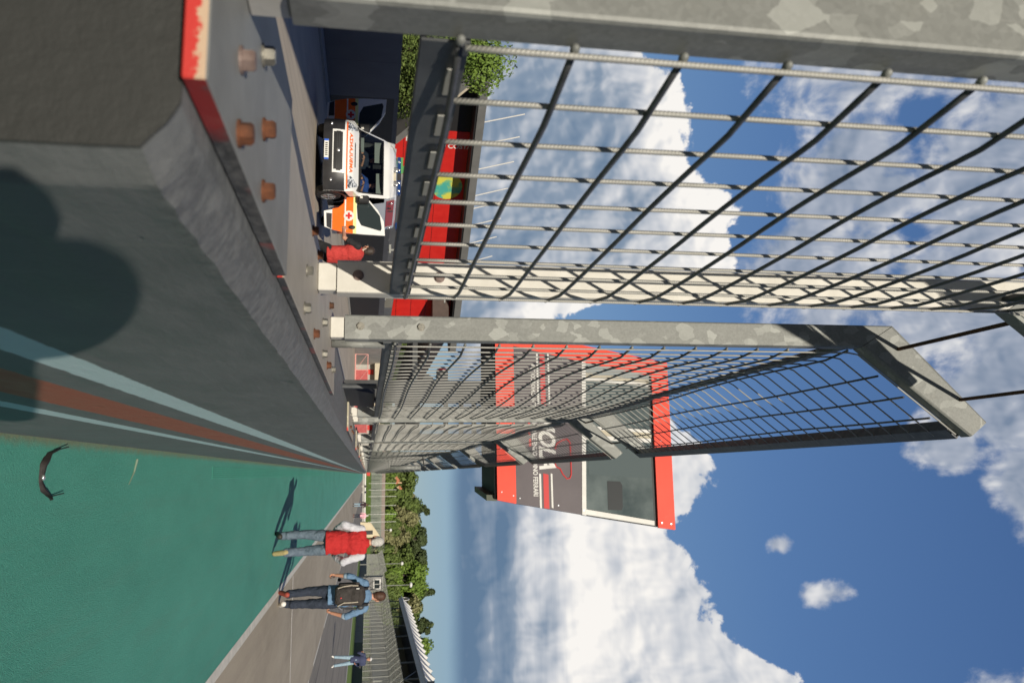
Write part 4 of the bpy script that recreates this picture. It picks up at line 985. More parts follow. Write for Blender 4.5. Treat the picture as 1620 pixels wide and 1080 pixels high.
# roof lights
mb = MB(); mb.bbox(-.52, .52, 1.62, 1.80, 2.20, 2.30, .02); lb = obj('light_bar', mb, M_blue, van)
for x in (-.38, -.15, .20, .42): mb = MB(); mb.ell((x, 1.62, 2.25), (.035, .02, .035)); obj('flash_lamp', mb, M_chrome, lb, smooth=True)
mb = MB(); mb.box(-.06, .14, 1.60, 1.81, 2.195, 2.31); obj('bar_centre', mb, M_bumper, lb)
for x in (-.06, .32):
    mb = MB(); mb.tube([(x, 1.42, 2.15), (x, 1.36, 2.15)], [.05, .075], 16); sp = obj('spot_lamp', mb, M_bumper, van)
    mb = MB(); mb.ell((x, 1.355, 2.15), (.062, .012, .062)); obj('lens', mb, M_chrome, sp, smooth=True)
mb = MB(); mb.box(.02, .24, 1.36, 1.38, 2.06, 2.16); obj('roof_plate', mb, M_cream, van)
for s in (-1, 1):
    mb = MB(); mb.grid([[(s * (vw(z) + .012), y_, z) for y_ in (1.45, 3.9)] for z in (1.90, 2.0, 2.12)]); rs = obj('side_light_panel', mb, M_redsign, van)
    mb = MB(); T = Matrix.Translation((s * .80, 1.9 if s > 0 else 3.4, 1.95)) @ Matrix(((0, 0, s), (s, 0, 0), (0, 1, 0))).to_4x4(); text_mb(mb, '118', .13, T, .002, .004); obj('lettering', mb, M_black, rs)
    for yy in (1.55, 3.95): mb = MB(); mb.ell((s * .80, yy, 2.04), (.03, .035, .035)); obj('lamp', mb, M_chrome, rs, smooth=True)
mb = MB(); mb.bbox(.62, .82, 3.95, 4.2, 2.22, 2.32, .02); mb.bbox(-.82, -.62, 3.95, 4.2, 2.22, 2.32, .02); obj('rear_beacon', mb, M_blue, van)
mb = MB()
for s in (-1, 1): mb.grid([[(s * (vw(z) + .006), y_, z) for y_ in (1.56, 4.27)] for z in (.45, .8, 1.0)])
obj('side_band', mb, M_orange, van, fix=False)
# open doors
DO = [(.80, 1.30), (.80, 1.03), (.75, .93), (.84, .79), (1.03, .75), (1.17, .60), (1.25, .22), (1.66, .24), (1.73, .44), (1.80, .79), (1.83, 1.25), (1.845, 1.86), (1.48, 1.83), (1.18, 1.66)]
DW = [(.85, 1.12), (1.10, 1.09), (1.42, 1.12), (1.60, 1.22), (1.73, 1.74), (1.66, 1.775), (1.33, 1.72), (.88, 1.34)]
for s in (-1, 1):
    Y0 = .98
    def dp(pts, name, m, d0, d1, par): mb = MB(); mb.prism([(s * a, b) for a, b in pts], 'y', Y0 - d1, Y0 - d0); return obj(name, mb, m, par)
    d = dp(DO, 'door', M_vwhite, -.05, 0, van)
    dp(DW, 'door_window', M_glass, -.06, .004, d); 
    dp([(1.155, .60), (1.19, .44), (1.73, .44), (1.80, .77), (1.79, .77), (.86, .77), (1.03, .74)], 'orange_panel', M_orange, 0, .003, d)
    dp([(.84, .805), (1.80, .805), (1.818, 1.00), (.785, 1.00), (.76, .93)], 'orange_panel', M_orange, 0, .003, d)
    dp([(.80, 1.003), (1.815, 1.003), (1.822, 1.085), (.802, 1.085)], 'yellow_panel', M_yellow, 0, .003, d)
    dp([(1.30, .28), (1.31, .43), (1.72, .43), (1.66, .30)], 'lower_trim', M_bumper, 0, .005, d)
    mb = MB(); mb.disc((s * 1.36, Y0 - .012, .885), .135, .007, 'y', 28); r_ = obj('roundel', mb, M_whiteL, d)
    mb = MB(); mb.box(s * 1.36 - .085, s * 1.36 + .085, Y0 - .017, Y0 - .012, .857, .913); mb.box(s * 1.36 - .028, s * 1.36 + .028, Y0 - .0171, Y0 - .0121, .80, .97); obj('red_cross', mb, mat('cross_red', (.55, .01, .012), .5), r_)
    mb = MB(); mb.ell((s * 1.66, Y0 - .01, .97), (.055, .03, .095), nu=16); obj('handle', mb, M_black, d, smooth=True)
    mb = MB(); mb.bbox(min(s * .86, s * 1.06), max(s * .86, s * 1.06), Y0 - .22, Y0 - .06, 1.12, 1.42, .03); mi = obj('wing_mirror', mb, M_black, d)
    mb = MB(); mb.box(min(s * .90, s * .95), max(s * .90, s * .95), Y0 - .224, Y0 - .22, 1.18, 1.25); obj('mirror_mark', mb, M_lightc, mi)

# ================================================================== PEOPLE
def V(*a): return Vector(a)
ftex = bpy.data.textures.new('cloth_folds', 'CLOUDS'); ftex.noise_scale = .11; ftex.noise_depth = 2
FOLDS = {'trousers': .030, 'padded_vest': .034, 'denim_shirt': .030, 'knit_sleeves': .028, 'red_vest': .032, 'navy_jacket': .03, 'jacket': .03, 'uniform': .03, 'black_tshirt': .02, 'backpack': .012}
def organic(name, mb, m, par, vox=.012, it=3, label=None):
    o = obj(name, mb, m, par, smooth=True, label=label)
    r = o.modifiers.new('remesh', 'REMESH'); r.mode = 'VOXEL'; r.voxel_size = vox; r.use_smooth_shade = True
    if it:
        sm = o.modifiers.new('smooth', 'SMOOTH'); sm.factor = .6; sm.iterations = it
    if name in FOLDS and vox < .015:
        dm = o.modifiers.new('folds', 'DISPLACE'); dm.texture = ftex; dm.strength = FOLDS[name]; dm.mid_level = .5; dm.texture_coords = 'LOCAL'
    return o
def hand(mb, wrist, d, side, curl=.5, palm_n=None):
    """wrist position, d = direction of the hand, side = thumb side; palm, five fingers."""
    d = Vector(d).normalized(); side = Vector(side); side = (side - d * side.dot(d)).normalized(); n = d.cross(side).normalized()
    if palm_n is not None and n.dot(Vector(palm_n)) < 0: n = -n
    R = Matrix((side, n, d)).transposed()
    mb.ell(wrist + d * .048, (.042, .018, .052), R=R)
    for k, (o, L) in enumerate(((.030, .074), (.011, .083), (-.010, .078), (-.030, .060))):
        a = wrist + d * (.088 if k in (1, 2) else .082) + side * o; c1 = curl * (1 + .12 * k)
        d1 = (d * cos(c1 * .8) + n * sin(c1 * .8)).normalized(); b = a + d1 * L * .5
        d2 = (d * cos(c1 * 1.9) + n * sin(c1 * 1.9)).normalized(); c = b + d2 * L * .45
        mb.cap(a - d * .01, b, .0095, .0088, 8); mb.cap(b, c, .0088, .0075, 8)
    a = wrist + d * .03 + side * .034; b = a + (d * .6 + side * .7 + n * .3).normalized() * .038; c = b + (d + n * .4).normalized() * .028
    mb.cap(a, b, .0115, .010, 8); mb.cap(b, c, .010, .0085, 8)
def head(mb, c, f, tilt=0.0, s=1.0):
    """c = head centre, f = facing direction."""
    f = Vector(f).normalized(); u = V(0, 0, 1); u = (u + f * tilt).normalized(); r = f.cross(u).normalized(); u = r.cross(f)
    R = Matrix((r, f, u)).transposed(); E = lambda p, q: mb.ell(c + R @ Vector(p) * s, [k * s for k in q], R=R)
    E((0, -.012, .02), (.077, .098, .098)); E((0, .018, -.045), (.058, .070, .070)); E((0, .052, -.088), (.030, .026, .024))
    E((0, .098, -.018), (.013, .020, .024)); E((0, .090, -.004), (.009, .012, .026)); E((0, .083, -.058), (.026, .010, .006)); E((0, .081, -.068), (.022, .010, .006))
    for k in (-1, 1):
        E((k * .031, .083, .012), (.014, .007, .007)); E((k * .031, .086, .028), (.020, .008, .006)); E((k * .080, -.005, -.012), (.010, .020, .032)); E((k * .045, .055, -.03), (.022, .022, .022))
    return R
def figure(label, loc, rz, J, tops, legs, hairm, shoem, cat='person', H=1.78, group=None, vox=.009, sleeve=None, sleeve_to='wrist', hair='short', extra=None, collar=True, name='person'):
    k = H / 1.78
    root = thing(name, label, cat, loc, rz, group)
    D = dict(pelvis=(0, 0, .95), waist=(0, .0, 1.08), chest=(0, 0, 1.32), neck=(0, .0, 1.50), head=(0, .02, 1.655), face=(0, 1, 0),
             hipL=(-.10, 0, .92), hipR=(.10, 0, .92), kneeL=(-.11, .03, .50), kneeR=(.11, .03, .50), ankL=(-.12, -.02, .09), ankR=(.12, -.02, .09), toeL=(-.14, .14, .03), toeR=(.14, .14, .03),
             shL=(-.19, 0, 1.43), shR=(.19, 0, 1.43), elL=(-.24, -.02, 1.14), elR=(.24, -.02, 1.14), wrL=(-.25, .06, .90), wrR=(.25, .06, .90), handL=None, handR=None, tilt=0.0, curl=.6)
    D.update(J); g = {q: (Vector(v) * k if isinstance(v, tuple) and q not in ('face',) and not q.startswith('hand') else v) for q, v in D.items()}
    body = MB(); R = head(body, g['head'], D['face'], D['tilt'], k)
    body.cap(g['neck'] - V(0, 0, .04), g['head'] + R @ V(0, -.02, -.05), .056 * k, .054 * k)
    body.ell(g['chest'], (.165 * k, .105 * k, .20 * k)); body.ell(g['waist'], (.145 * k, .10 * k, .17 * k)); body.ell(g['pelvis'], (.155 * k, .11 * k, .13 * k))
    body.cap(g['shL'], g['shR'], .062 * k, .062 * k)
    for s in 'LR':
        body.cap(g['sh' + s], g['el' + s], .052 * k, .040 * k); body.cap(g['el' + s], g['wr' + s], .042 * k, .026 * k)
        d = g['hand' + s] if g['hand' + s] else (g['wr' + s] - g['el' + s]); sd_ = g['face'] if abs(Vector(d).normalized().dot(Vector(g['face']))) < .9 else (0, 0, 1)
        inw = V(1 if s == 'L' else -1, 0, 0); hand(body, g['wr' + s], d, sd_, D['curl'], inw)
        body.cap(g['hip' + s], g['knee' + s], .082 * k, .056 * k); body.cap(g['knee' + s], g['ank' + s], .055 * k, .036 * k); body.cap(g['ank' + s], g['toe' + s], .038 * k, .030 * k)
    organic('body', body, M_skin, root, vox * .62, 1)
    L = MB(); L.ell(g['pelvis'] + V(0, 0, -.01), (.172 * k, .130 * k, .125 * k)); L.cap(g['pelvis'] + V(0, 0, .06), g['waist'], .13 * k, .13 * k)
    for s in 'LR':
        kn = g['knee' + s]; L.cap(g['hip' + s], kn, .102 * k, .075 * k, 14); L.cap(kn, g['ank' + s] + V(0, 0, .05), .074 * k, .066 * k, 14)
        mid = kn * .35 + g['ank' + s] * .65; L.ell(mid + V(0, -.02, 0), (.068 * k, .075 * k, .05 * k)); L.ell(g['ank' + s] + V(0, .01, .065), (.070 * k, .080 * k, .035 * k))
    organic('trousers', L, legs, root, vox)
    for s in 'LR':
        S = MB(); a = g['ank' + s]; t_ = g['toe' + s]; d = (t_ - a); h = Vector((d.x, d.y, d.z)).normalized()
        heel = a - h * .055 * k; up = V(0, 0, 1); S.cap(heel + h * .0, t_, .047 * k, .040 * k, 12); S.ell(a + V(0, 0, .0), (.034 * k, .038 * k, .036 * k)); S.cap(heel, a, .040 * k, .034 * k)
        sm = shoem[0 if s == 'L' else 1] if isinstance(shoem, tuple) else shoem
        organic('shoe', S, sm, root, vox, 2)
    for (nm, m, kind) in tops:
        T = MB()
        q = .012 if kind in ('shirt', 'jacket', 'tee') else .026
        lo = {'jacket': -.13, 'shirt': -.06, 'tee': -.06, 'vest': -.10}[kind]
        T.ell(g['chest'], ((.180 + q) * k, (.118 + q) * k, .215 * k)); T.ell(g['waist'], ((.163 + q) * k, (.116 + q) * k, .19 * k)); T.ell(g['pelvis'] + V(0, 0, .05 + lo * .35), ((.168 + q) * k, (.120 + q) * k, .11 * k))
        rows = [(g['waist'], .160 + q, .112 + q), (g['pelvis'] + V(0, 0, .05), .170 + q, .122 + q), (g['pelvis'] + V(0, 0, lo), .172 + q, .124 + q)]
        vs = []; n = 22
        for c, rx, ry in rows: vs += [c + V(rx * k * cos(2 * pi * i / n), ry * k * sin(2 * pi * i / n), 0) for i in range(n)]
        T.add(vs, [tuple(range(n - 1, -1, -1)), tuple(range(2 * n, 3 * n))] + [(r * n + i, r * n + (i + 1) % n, (r + 1) * n + (i + 1) % n, (r + 1) * n + i) for r in range(2) for i in range(n)])
        sx = g['shL'] * (.80 if kind == 'vest' else 1) + g['shR'] * (.20 if kind == 'vest' else 0); sy = g['shR'] * (.80 if kind == 'vest' else 1) + g['shL'] * (.20 if kind == 'vest' else 0)
        T.cap(sx, sy, (.066 + q) * k, (.066 + q) * k); T.cap(g['neck'] - V(0, 0, .10), g['neck'] + V(0, 0, -.005), .10 * k, (.066 + q * .6) * k)
        for s in ('LR' if kind != 'vest' else ''):
            T.cap(g['sh' + s], g['el' + s], (.062 + q * .6) * k, .055 * k, 14)
            if kind == 'tee': continue
            f = 1.0 if sleeve_to == 'wrist' else sleeve_to
            e = g['el' + s] + (g['wr' + s] - g['el' + s]) * f; T.cap(g['el' + s], e, .054 * k, (.043 if f == 1 else .050) * k, 14)
            mid = (g['el' + s] + g['sh' + s]) / 2; T.ell(mid + V(.0, -.012, 0), (.064 * k, .062 * k, .05 * k))
        if kind == 'tee':                                   # cut the sleeve above the elbow
            T = MB.__new__(MB); T.__init__()
            T.ell(g['chest'], ((.180 + q) * k, (.118 + q) * k, .215 * k)); T.ell(g['waist'], ((.163 + q) * k, (.116 + q) * k, .19 * k)); T.ell(g['pelvis'] + V(0, 0, .03), ((.168 + q) * k, (.120 + q) * k, .12 * k))
            T.cap(g['shL'], g['shR'], (.066 + q) * k, (.066 + q) * k); T.cap(g['neck'] - V(0, 0, .10), g['neck'] - V(0, 0, .02), .09 * k, .07 * k)
            for s in 'LR': T.cap(g['sh' + s], g['sh' + s] * .35 + g['el' + s] * .65, (.066 + q * .4) * k, .062 * k, 14)
        organic(nm, T, m, root, vox)
    if hairm is not None:
        Hh = MB(); c = g['head']; E = lambda p, q: Hh.ell(c + R @ Vector(p) * k, [x * k for x in q], R=R)
        E((0, -.026, .042), (.083, .096, .088)); E((0, -.060, .0), (.072, .058, .075)); 
        if hair == 'short': E((0, -.062, -.05), (.058, .040, .045))
        if hair == 'long': E((0, -.07, -.10), (.085, .05, .13)); E((.05, -.03, -.06), (.04, .05, .10)); E((-.05, -.03, -.06), (.04, .05, .10))
        for s in (-1, 1): E((s * .066, -.012, .015), (.018, .045, .045))
        organic('hair', Hh, hairm, root, vox * .8, 1)
    if extra: extra(root, g, R, k)
    return root

# 1: the grey-haired man walking away in the red vest, hands in front pockets
def ex1(root, g, R, k):
    S = MB()
    for s in 'LR':
        S.cap(g['sh' + s], g['el' + s], .072 * k, .066 * k, 14); S.cap(g['el' + s], g['wr' + s], .066 * k, .052 * k, 14); m_ = (g['sh' + s] + g['el' + s]) / 2; S.ell(m_ + V(0, -.01, -.02), (.075, .07, .07))
        S.ell(g['el' + s] + V(0, -.01, .0), (.070, .072, .06))
    S.cap(g['shL'], g['shR'], .05, .05)
    organic('knit_sleeves', S, M_greysleeve, root, .010)
    T = MB(); T.ell(g['neck'] + V(0, -.01, .025), (.082, .078, .045)); organic('vest_collar', T, M_vest, root, .009)
    T = MB(); T.cap(g['kneeR'] + V(.01, -.05, .09), g['kneeR'] + V(.02, -.045, -.08), .05, .045); organic('knee_crease', T, M_jeansg, root, .010)
figure('grey-haired man in a red padded vest and grey jeans walking away on the green strip', (1.09, 14.1, 0), radians(-2),
       dict(pelvis=(0, 0, .93), waist=(0, .01, 1.07), chest=(.02, .02, 1.29), neck=(.03, .04, 1.47), head=(.0, .075, 1.64), face=(-.25, .95, -.12), tilt=.12,
            hipL=(-.10, .0, .90), kneeL=(-.135, .07, .49), ankL=(-.12, .05, .085), toeL=(-.15, .21, .035), hipR=(.10, -.0, .90), kneeR=(.135, .05, .49), ankR=(.135, -.19, .17), toeR=(.15, -.13, .04),
            shL=(-.195, .01, 1.40), shR=(.225, .01, 1.40), elL=(-.275, -.02, 1.12), elR=(.315, -.02, 1.12), wrL=(-.20, .17, .98), wrR=(.24, .17, .98)),
       [('padded_vest', M_vest, 'vest')], M_jeansg, M_hairw, (mat('dark_boot', (.03, .027, .02), .6), M_shoe), H=1.78, extra=ex1)

# 2: man with the backpack
def ex2(root, g, R, k):
    B = MB(); cx = -.05
    B.bbox(cx - .165, cx + .165, -.33, -.13, .965, 1.46, .045); B.ell((cx, -.31, 1.10), (.145, .06, .13)); B.ell((cx, -.23, 1.40), (.16, .12, .09)); B.ell((cx, -.30, 1.31), (.13, .055, .08))
    p = organic('backpack', B, M_pack, root, .010, 4)
    for x0, x1 in ((-.17, -.14), (.10, .16)):
        T = MB(); T.tube([(cx + x0 * 1.05, -.34, 1.25), (cx + x0, -.385, 1.12), (cx + x1 * .98, -.34, 1.02)], .010, 6); T.tube([(cx + x0, -.33, 1.36), (cx + x0 * 1.04, -.35, 1.25)], .009, 6); obj('webbing', T, M_strap, p)
    for s in (-1, 1):
        T = MB(); T.tube([(s * .13, -.16, 1.44), (s * .135, -.07, 1.525), (s * .14, .05, 1.50), (s * .15, .135, 1.35)], .026, 8); obj('shoulder_strap', T, M_blackc, p, smooth=True)
        T = MB(); T.tube([(s * .135, -.10, 1.545), (s * .135, -.06, 1.555)], .022, 6); obj('strap_patch', T, mat('grey_webbing', (.22, .22, .22), .7), p)
    T = MB(); T.ell((cx + .02, -.375, 1.075), (.012, .006, .012)); obj('red_tag', T, mat('tag_red', (.6, .03, .03), .5), p)
    T = MB(); T.box(cx - .13, cx - .115, -.352, -.342, 1.33, 1.38); obj('white_label', T, M_whiteL, p)
    # tripod legs and a bottle hanging at the right side of the bag
    T = MB(); T.tube([(cx + .20, -.24, 1.02), (cx + .225, -.28, 1.34)], .018, 7); T.tube([(cx + .17, -.30, 1.00), (cx + .235, -.24, 1.12)], .014, 7); T.ell((cx + .20, -.22, 1.40), (.05, .06, .06)); obj('tripod', T, M_darkmetal, p)
    T = MB(); T.tube([(cx + .175, -.34, 1.03), (cx + .225, -.29, 1.10)], .011, 6); obj('tripod_leg', T, M_chrome, p)
    T = MB(); T.cap((cx - .185, -.22, 1.05), (cx - .19, -.20, 1.36), .03, .028); organic('side_pocket', T, M_pack, p, .010)
    for s in 'LR':
        T = MB(); e = g['el' + s] + (g['wr' + s] - g['el' + s]) * .06; T.cap(e, e + (g['wr' + s] - g['el' + s]).normalized() * .035, .056, .054)
        organic('rolled_cuff', T, mat('pale_denim_cuff', rough=.85, fn=mottled((.30, .40, .52), (.40, .50, .60), 20, 4, .4)), root, .009)
    T = MB(); T.tube([(-.285, .0, 1.04), (-.29, .02, 1.02)], .033, 8); obj('wrist_band', T, M_black, root)
figure('dark-haired man in a blue denim shirt with a black backpack, walking away', (2.10, 15.15, 0), radians(0),
       dict(pelvis=(-.02, 0, .94), chest=(-.01, .02, 1.32), neck=(.02, .05, 1.50), head=(.03, .08, 1.65), face=(.45, .88, -.1), tilt=.10,
            hipL=(-.10, 0, .90), kneeL=(-.10, .05, .49), ankL=(-.09, -.12, .13), toeL=(-.10, .02, .035), hipR=(.09, 0, .90), kneeR=(.10, .02, .48), ankR=(.085, -.0, .08), toeR=(.12, .16, .03),
            shL=(-.20, .02, 1.42), shR=(.20, .02, 1.42), elL=(-.335, -.02, 1.15), elR=(.325, -.02, 1.13), wrL=(-.345, .10, .93), wrR=(.275, .13, .87), curl=1.15),
       [('denim_shirt', M_denim, 'jacket')], M_navy, M_hairb, (M_shoer, M_shoew), H=1.84, extra=ex2, sleeve_to=.08)

# 3: man in the pit lane by the ambulance door
def ex3(root, g, R, k):
    T = MB(); c = g['head']; T.tube([c + R @ V(.07, .05, .012), c + R @ V(.045, .096, .012), c + R @ V(-.045, .096, .012), c + R @ V(-.07, .05, .012)], .013, 6); obj('sunglasses', T, M_black, root)
    T = MB(); T.tube([(-.06, .02, 1.40), (-.10, -.10, 1.25)], .008, 6); obj('vest_piping', T, M_lightc, root)
figure('man in a red vest over a black t-shirt with sunglasses, stooping near the ambulance door', (-3.93, 14.5, 0), radians(62),
       dict(pelvis=(0, -.10, .84), waist=(0, -.08, .98), chest=(0, -.05, 1.17), neck=(0, -.02, 1.33), head=(0, .04, 1.46), face=(.25, .95, -.25), tilt=.2,
            hipL=(-.10, -.10, .80), kneeL=(-.12, .14, .44), hipR=(.10, -.10, .80), kneeR=(.12, .14, .44), ankL=(-.12, -.05, .09), ankR=(.12, -.05, .09),
            shL=(-.17, -.03, 1.27), shR=(.17, -.03, 1.27), elL=(-.24, .10, 1.04), wrL=(-.20, .34, 1.02), elR=(.25, .03, 1.02), wrR=(.20, .14, .83), handL=(.1, 1, .1)),
       [('black_tshirt', M_blackc, 'tee'), ('red_vest', M_vest2, 'vest')], M_blackc, M_hairk, M_blackc, H=1.74, extra=ex3, vox=.010)

# 4: man on the track looking back, white cap
def ex4(root, g, R, k):
    T = MB(); c = g['head']; T.ell(c + R @ V(0, -.01, .055), (.092, .105, .075)); T.ell(c + R @ V(0, .10, .05), (.065, .07, .012)); organic('white_cap', T, M_whiteL, root, .012, 1)
    T = MB(); T.bbox(-.36, -.24, .26, .34, 1.26, 1.36, .01); obj('camera', T, M_black, root)
figure('distant man on the track in a white cap, navy jacket and light jeans', (8.55, 41.0, 0), radians(172),
       dict(shL=(-.19, 0, 1.43), elR=(.30, .04, 1.16), wrR=(.34, .20, 1.30), elL=(-.25, .02, 1.15), wrL=(-.18, .16, 1.05), kneeL=(-.16, .03, .5), ankL=(-.20, 0, .09), kneeR=(.13, .03, .5), ankR=(.16, 0, .09), toeL=(-.25, .12, .03), toeR=(.2, .14, .03)),
       [('navy_jacket', mat('navy_jacket', (.035, .045, .10), .8), 'jacket')], M_bluejean, None, M_shoew, H=1.86, vox=.016, extra=ex4)
far = [('distant man in a dark top and blue jeans walking beside the person in pink', (3.35, 95.2, 0), 0, mat('maroon_black_top', (.035, .015, .022), .8), M_bluejean, M_hairb, M_blackc),
       ('distant person in a pink and white jacket and dark trousers on the pale lane', (4.60, 96.4, 0), 0, M_pink, M_navy, M_lightc, M_shoer),
       ('tiny far off person in black and beige near the white line', (3.15, 228, 0), 0, M_blackc, M_lightc, M_hairk, M_blackc),
       ('tiny far off person in pale trousers and a navy top', (4.9, 236, 0), 0, M_navy, M_lightc, M_hairb, M_blackc)]
for i, (lab, loc, rz, tm, lm, hm, sm) in enumerate(far):
    v = .022 if loc[1] < 150 else .035
    figure(lab, loc, rz, dict(elL=(-.30, -.03, 1.16), elR=(.30, -.03, 1.16), wrL=(-.30, .05, .92), wrR=(.30, .05, .92), ankL=(-.12, -.12, .10), ankR=(.12, .12, .09), toeR=(.13, .28, .03), toeL=(-.13, .02, .03)),
           [('jacket', tm, 'jacket')], lm, hm, sm, H=1.76, vox=v, hair='long' if i == 1 else 'short')
# crew seated in the ambulance
for lab, x, z in (('ambulance driver in blue uniform with a hand on the wheel', .37, 0), ('ambulance crew member in dark blue seated on the left of the cab', -.37, 0)):
    figure(lab, (-8.40 + x, 21 + 1.62, .02), radians(180),
           dict(pelvis=(0, 0, .88), waist=(0, .02, 1.0), chest=(0, .04, 1.24), neck=(0, .05, 1.40), head=(0, .07, 1.56), hipL=(-.1, .05, .86), hipR=(.1, .05, .86), kneeL=(-.13, .46, .86), kneeR=(.13, .46, .86), ankL=(-.13, .50, .47), ankR=(.13, .50, .47), toeL=(-.13, .62, .42), toeR=(.13, .62, .42),
                shL=(-.19, .04, 1.34), shR=(.19, .04, 1.34), elL=(-.27, .20, 1.20), elR=(.27, .20, 1.20), wrL=(-.12, .42, 1.27), wrR=(.14, .40, 1.24), face=(.0, 1, -.2)),
           [('uniform', M_bluew if x > 0 else M_navy, 'jacket')], M_navy, M_hairk, M_blackc, H=1.72, vox=.016, sleeve_to=.15)
# the photographer: right behind the lens, casting the shadow on the wall
figure('photographer standing behind the camera, seen only as a shadow on the wall', (.10, -.22, 0), radians(0),
       dict(pelvis=(.06, -.06, .96), chest=(.02, -.04, 1.30), neck=(0, -.0, 1.45), head=(.0, .04, 1.565), shL=(-.17, -.02, 1.39), shR=(.20, -.02, 1.41),
            elL=(-.17, .06, 1.15), elR=(.40, -.03, 1.65), wrL=(-.12, .10, 1.37), wrR=(.02, .05, 1.55), handL=(.1, .1, .5), handR=(-.2, .05, -.6)),
       [('jacket', M_navy, 'jacket')], M_jeansg, M_hairk, M_blackc, H=1.78, vox=.012)
t = thing('photo_camera', 'black camera held upright to the eye of the photographer', 'camera', (0, -.06, 1.47))
mb = MB(); mb.bbox(-.045, .045, -.05, .03, -.07, .055, .012); obj('camera_body', mb, M_black, t); mb = MB(); mb.tube([(0, .03, 0), (0, .05, 0)], [.033, .033], 18); obj('lens', mb, M_black, t)

# ================================================================== TREES
def crown_mb(seed, h, r, trunk, n, leaf_s, kind):
    """many small leaf clumps spread through lobes; returns (leaves, wood)"""
    rr = random.Random(seed); L = MB(); W = MB()
    lobes = []
    if kind == 'round':
        for i in range(13):
            a = rr.random() * 2 * pi; q = rr.random() ** .6 * r * .72; z = trunk + (h - trunk) * (.25 + .62 * rr.random()); s = 1 - .45 * max(0, (z - trunk) / (h - trunk) - .5) * 2
            lobes.append((V(q * cos(a) * s, q * sin(a) * s, z), r * (.30 + .22 * rr.random()), r * (.26 + .18 * rr.random())))
    elif kind == 'conifer':
        for i in range(16):
            f = i / 15; z = trunk + (h - trunk) * f; w_ = r * (1.15 - f) ** .6 * (.75 + .5 * rr.random()); a = rr.random() * 2 * pi
            lobes.append((V(w_ * .4 * cos(a), w_ * .4 * sin(a), z), w_ * .75, (h - trunk) * .05 + .3))
    elif kind == 'umbrella':
        for i in range(9):
            a = rr.random() * 2 * pi; q = rr.random() ** .5 * r * .75; lobes.append((V(q * cos(a), q * sin(a), h - (h - trunk) * (.3 + .2 * (q / r) ** 2)), r * .36, (h - trunk) * .30))
    elif kind == 'bush':
        for i in range(10):
            a = rr.random() * 2 * pi; q = rr.random() ** .5 * r * .8; lobes.append((V(q * cos(a), q * sin(a), h * (.3 + .4 * rr.random())), r * .34, h * .30))
    for i in range(n):
        c, ra, rz_ = lobes[rr.randrange(len(lobes))]
        d = V(rr.gauss(0, 1), rr.gauss(0, 1), rr.gauss(0, 1)).normalized(); q = rr.random() ** .28
        p = c + V(d.x * ra * q, d.y * ra * q, d.z * rz_ * q)
        s = leaf_s * (.5 + rr.random()); nrm = (d + V(rr.gauss(0, .55), rr.gauss(0, .55), rr.gauss(0, .55) + .25)).normalized()
        t1 = nrm.orthogonal().normalized(); t1.rotate(Matrix.Rotation(rr.random() * 6.28, 3, nrm)); t2 = nrm.cross(t1)
        L.add([p + t1 * s, p + t2 * s * .6 + nrm * s * .15, p - t1 * s * .8, p - t2 * s * .6], [(0, 1, 2, 3)])
    W.tube([(0, 0, -.5), (.05 * r, .03 * r, trunk * .6), (0, 0, trunk), (.08 * r, -.04 * r, h * .72)], [h * .026, h * .021, h * .017, h * .006], 8)
    for c, ra, rz_ in lobes[:8]: W.tube([(0, 0, trunk * .8), (c.x * .5, c.y * .5, (trunk + c.z) / 2), tuple(c)], [h * .011, h * .007, h * .003], 5)
    return L, W
PROTO = {}
def tree(kind, variant, m, loc, scale, name, label, group, small=False):
    key = (kind, variant, m.name, small)
    if key not in PROTO:
        n, ls = (9000, .10) if small else (3600, .46)
        h, r, tr = {'round': (15, 5.2, 3.5), 'conifer': (18, 3.4, 2.0), 'umbrella': (16, 5.0, 11.0), 'bush': (6, 4.2, .8)}[kind]
        if small: h, r, tr = (8, 3.2, 1.6)
        L, W = crown_mb(variant * 17 + len(kind), h, r, tr, n, ls, kind)
        root = thing(name, label, 'tree' if kind != 'bush' else 'shrub')
        obj('crown', L, m, root, fix=False); obj('trunk', W, M_bark, root); PROTO[key] = root; o = root
    else:
        o = dup(PROTO[key]); o['label'] = label
    o.location = loc; o.scale = (scale[0], scale[0], scale[1]) if isinstance(scale, tuple) else (scale,) * 3
    o.rotation_euler = (0, 0, random.random() * 6.28); o['group'] = group; return o
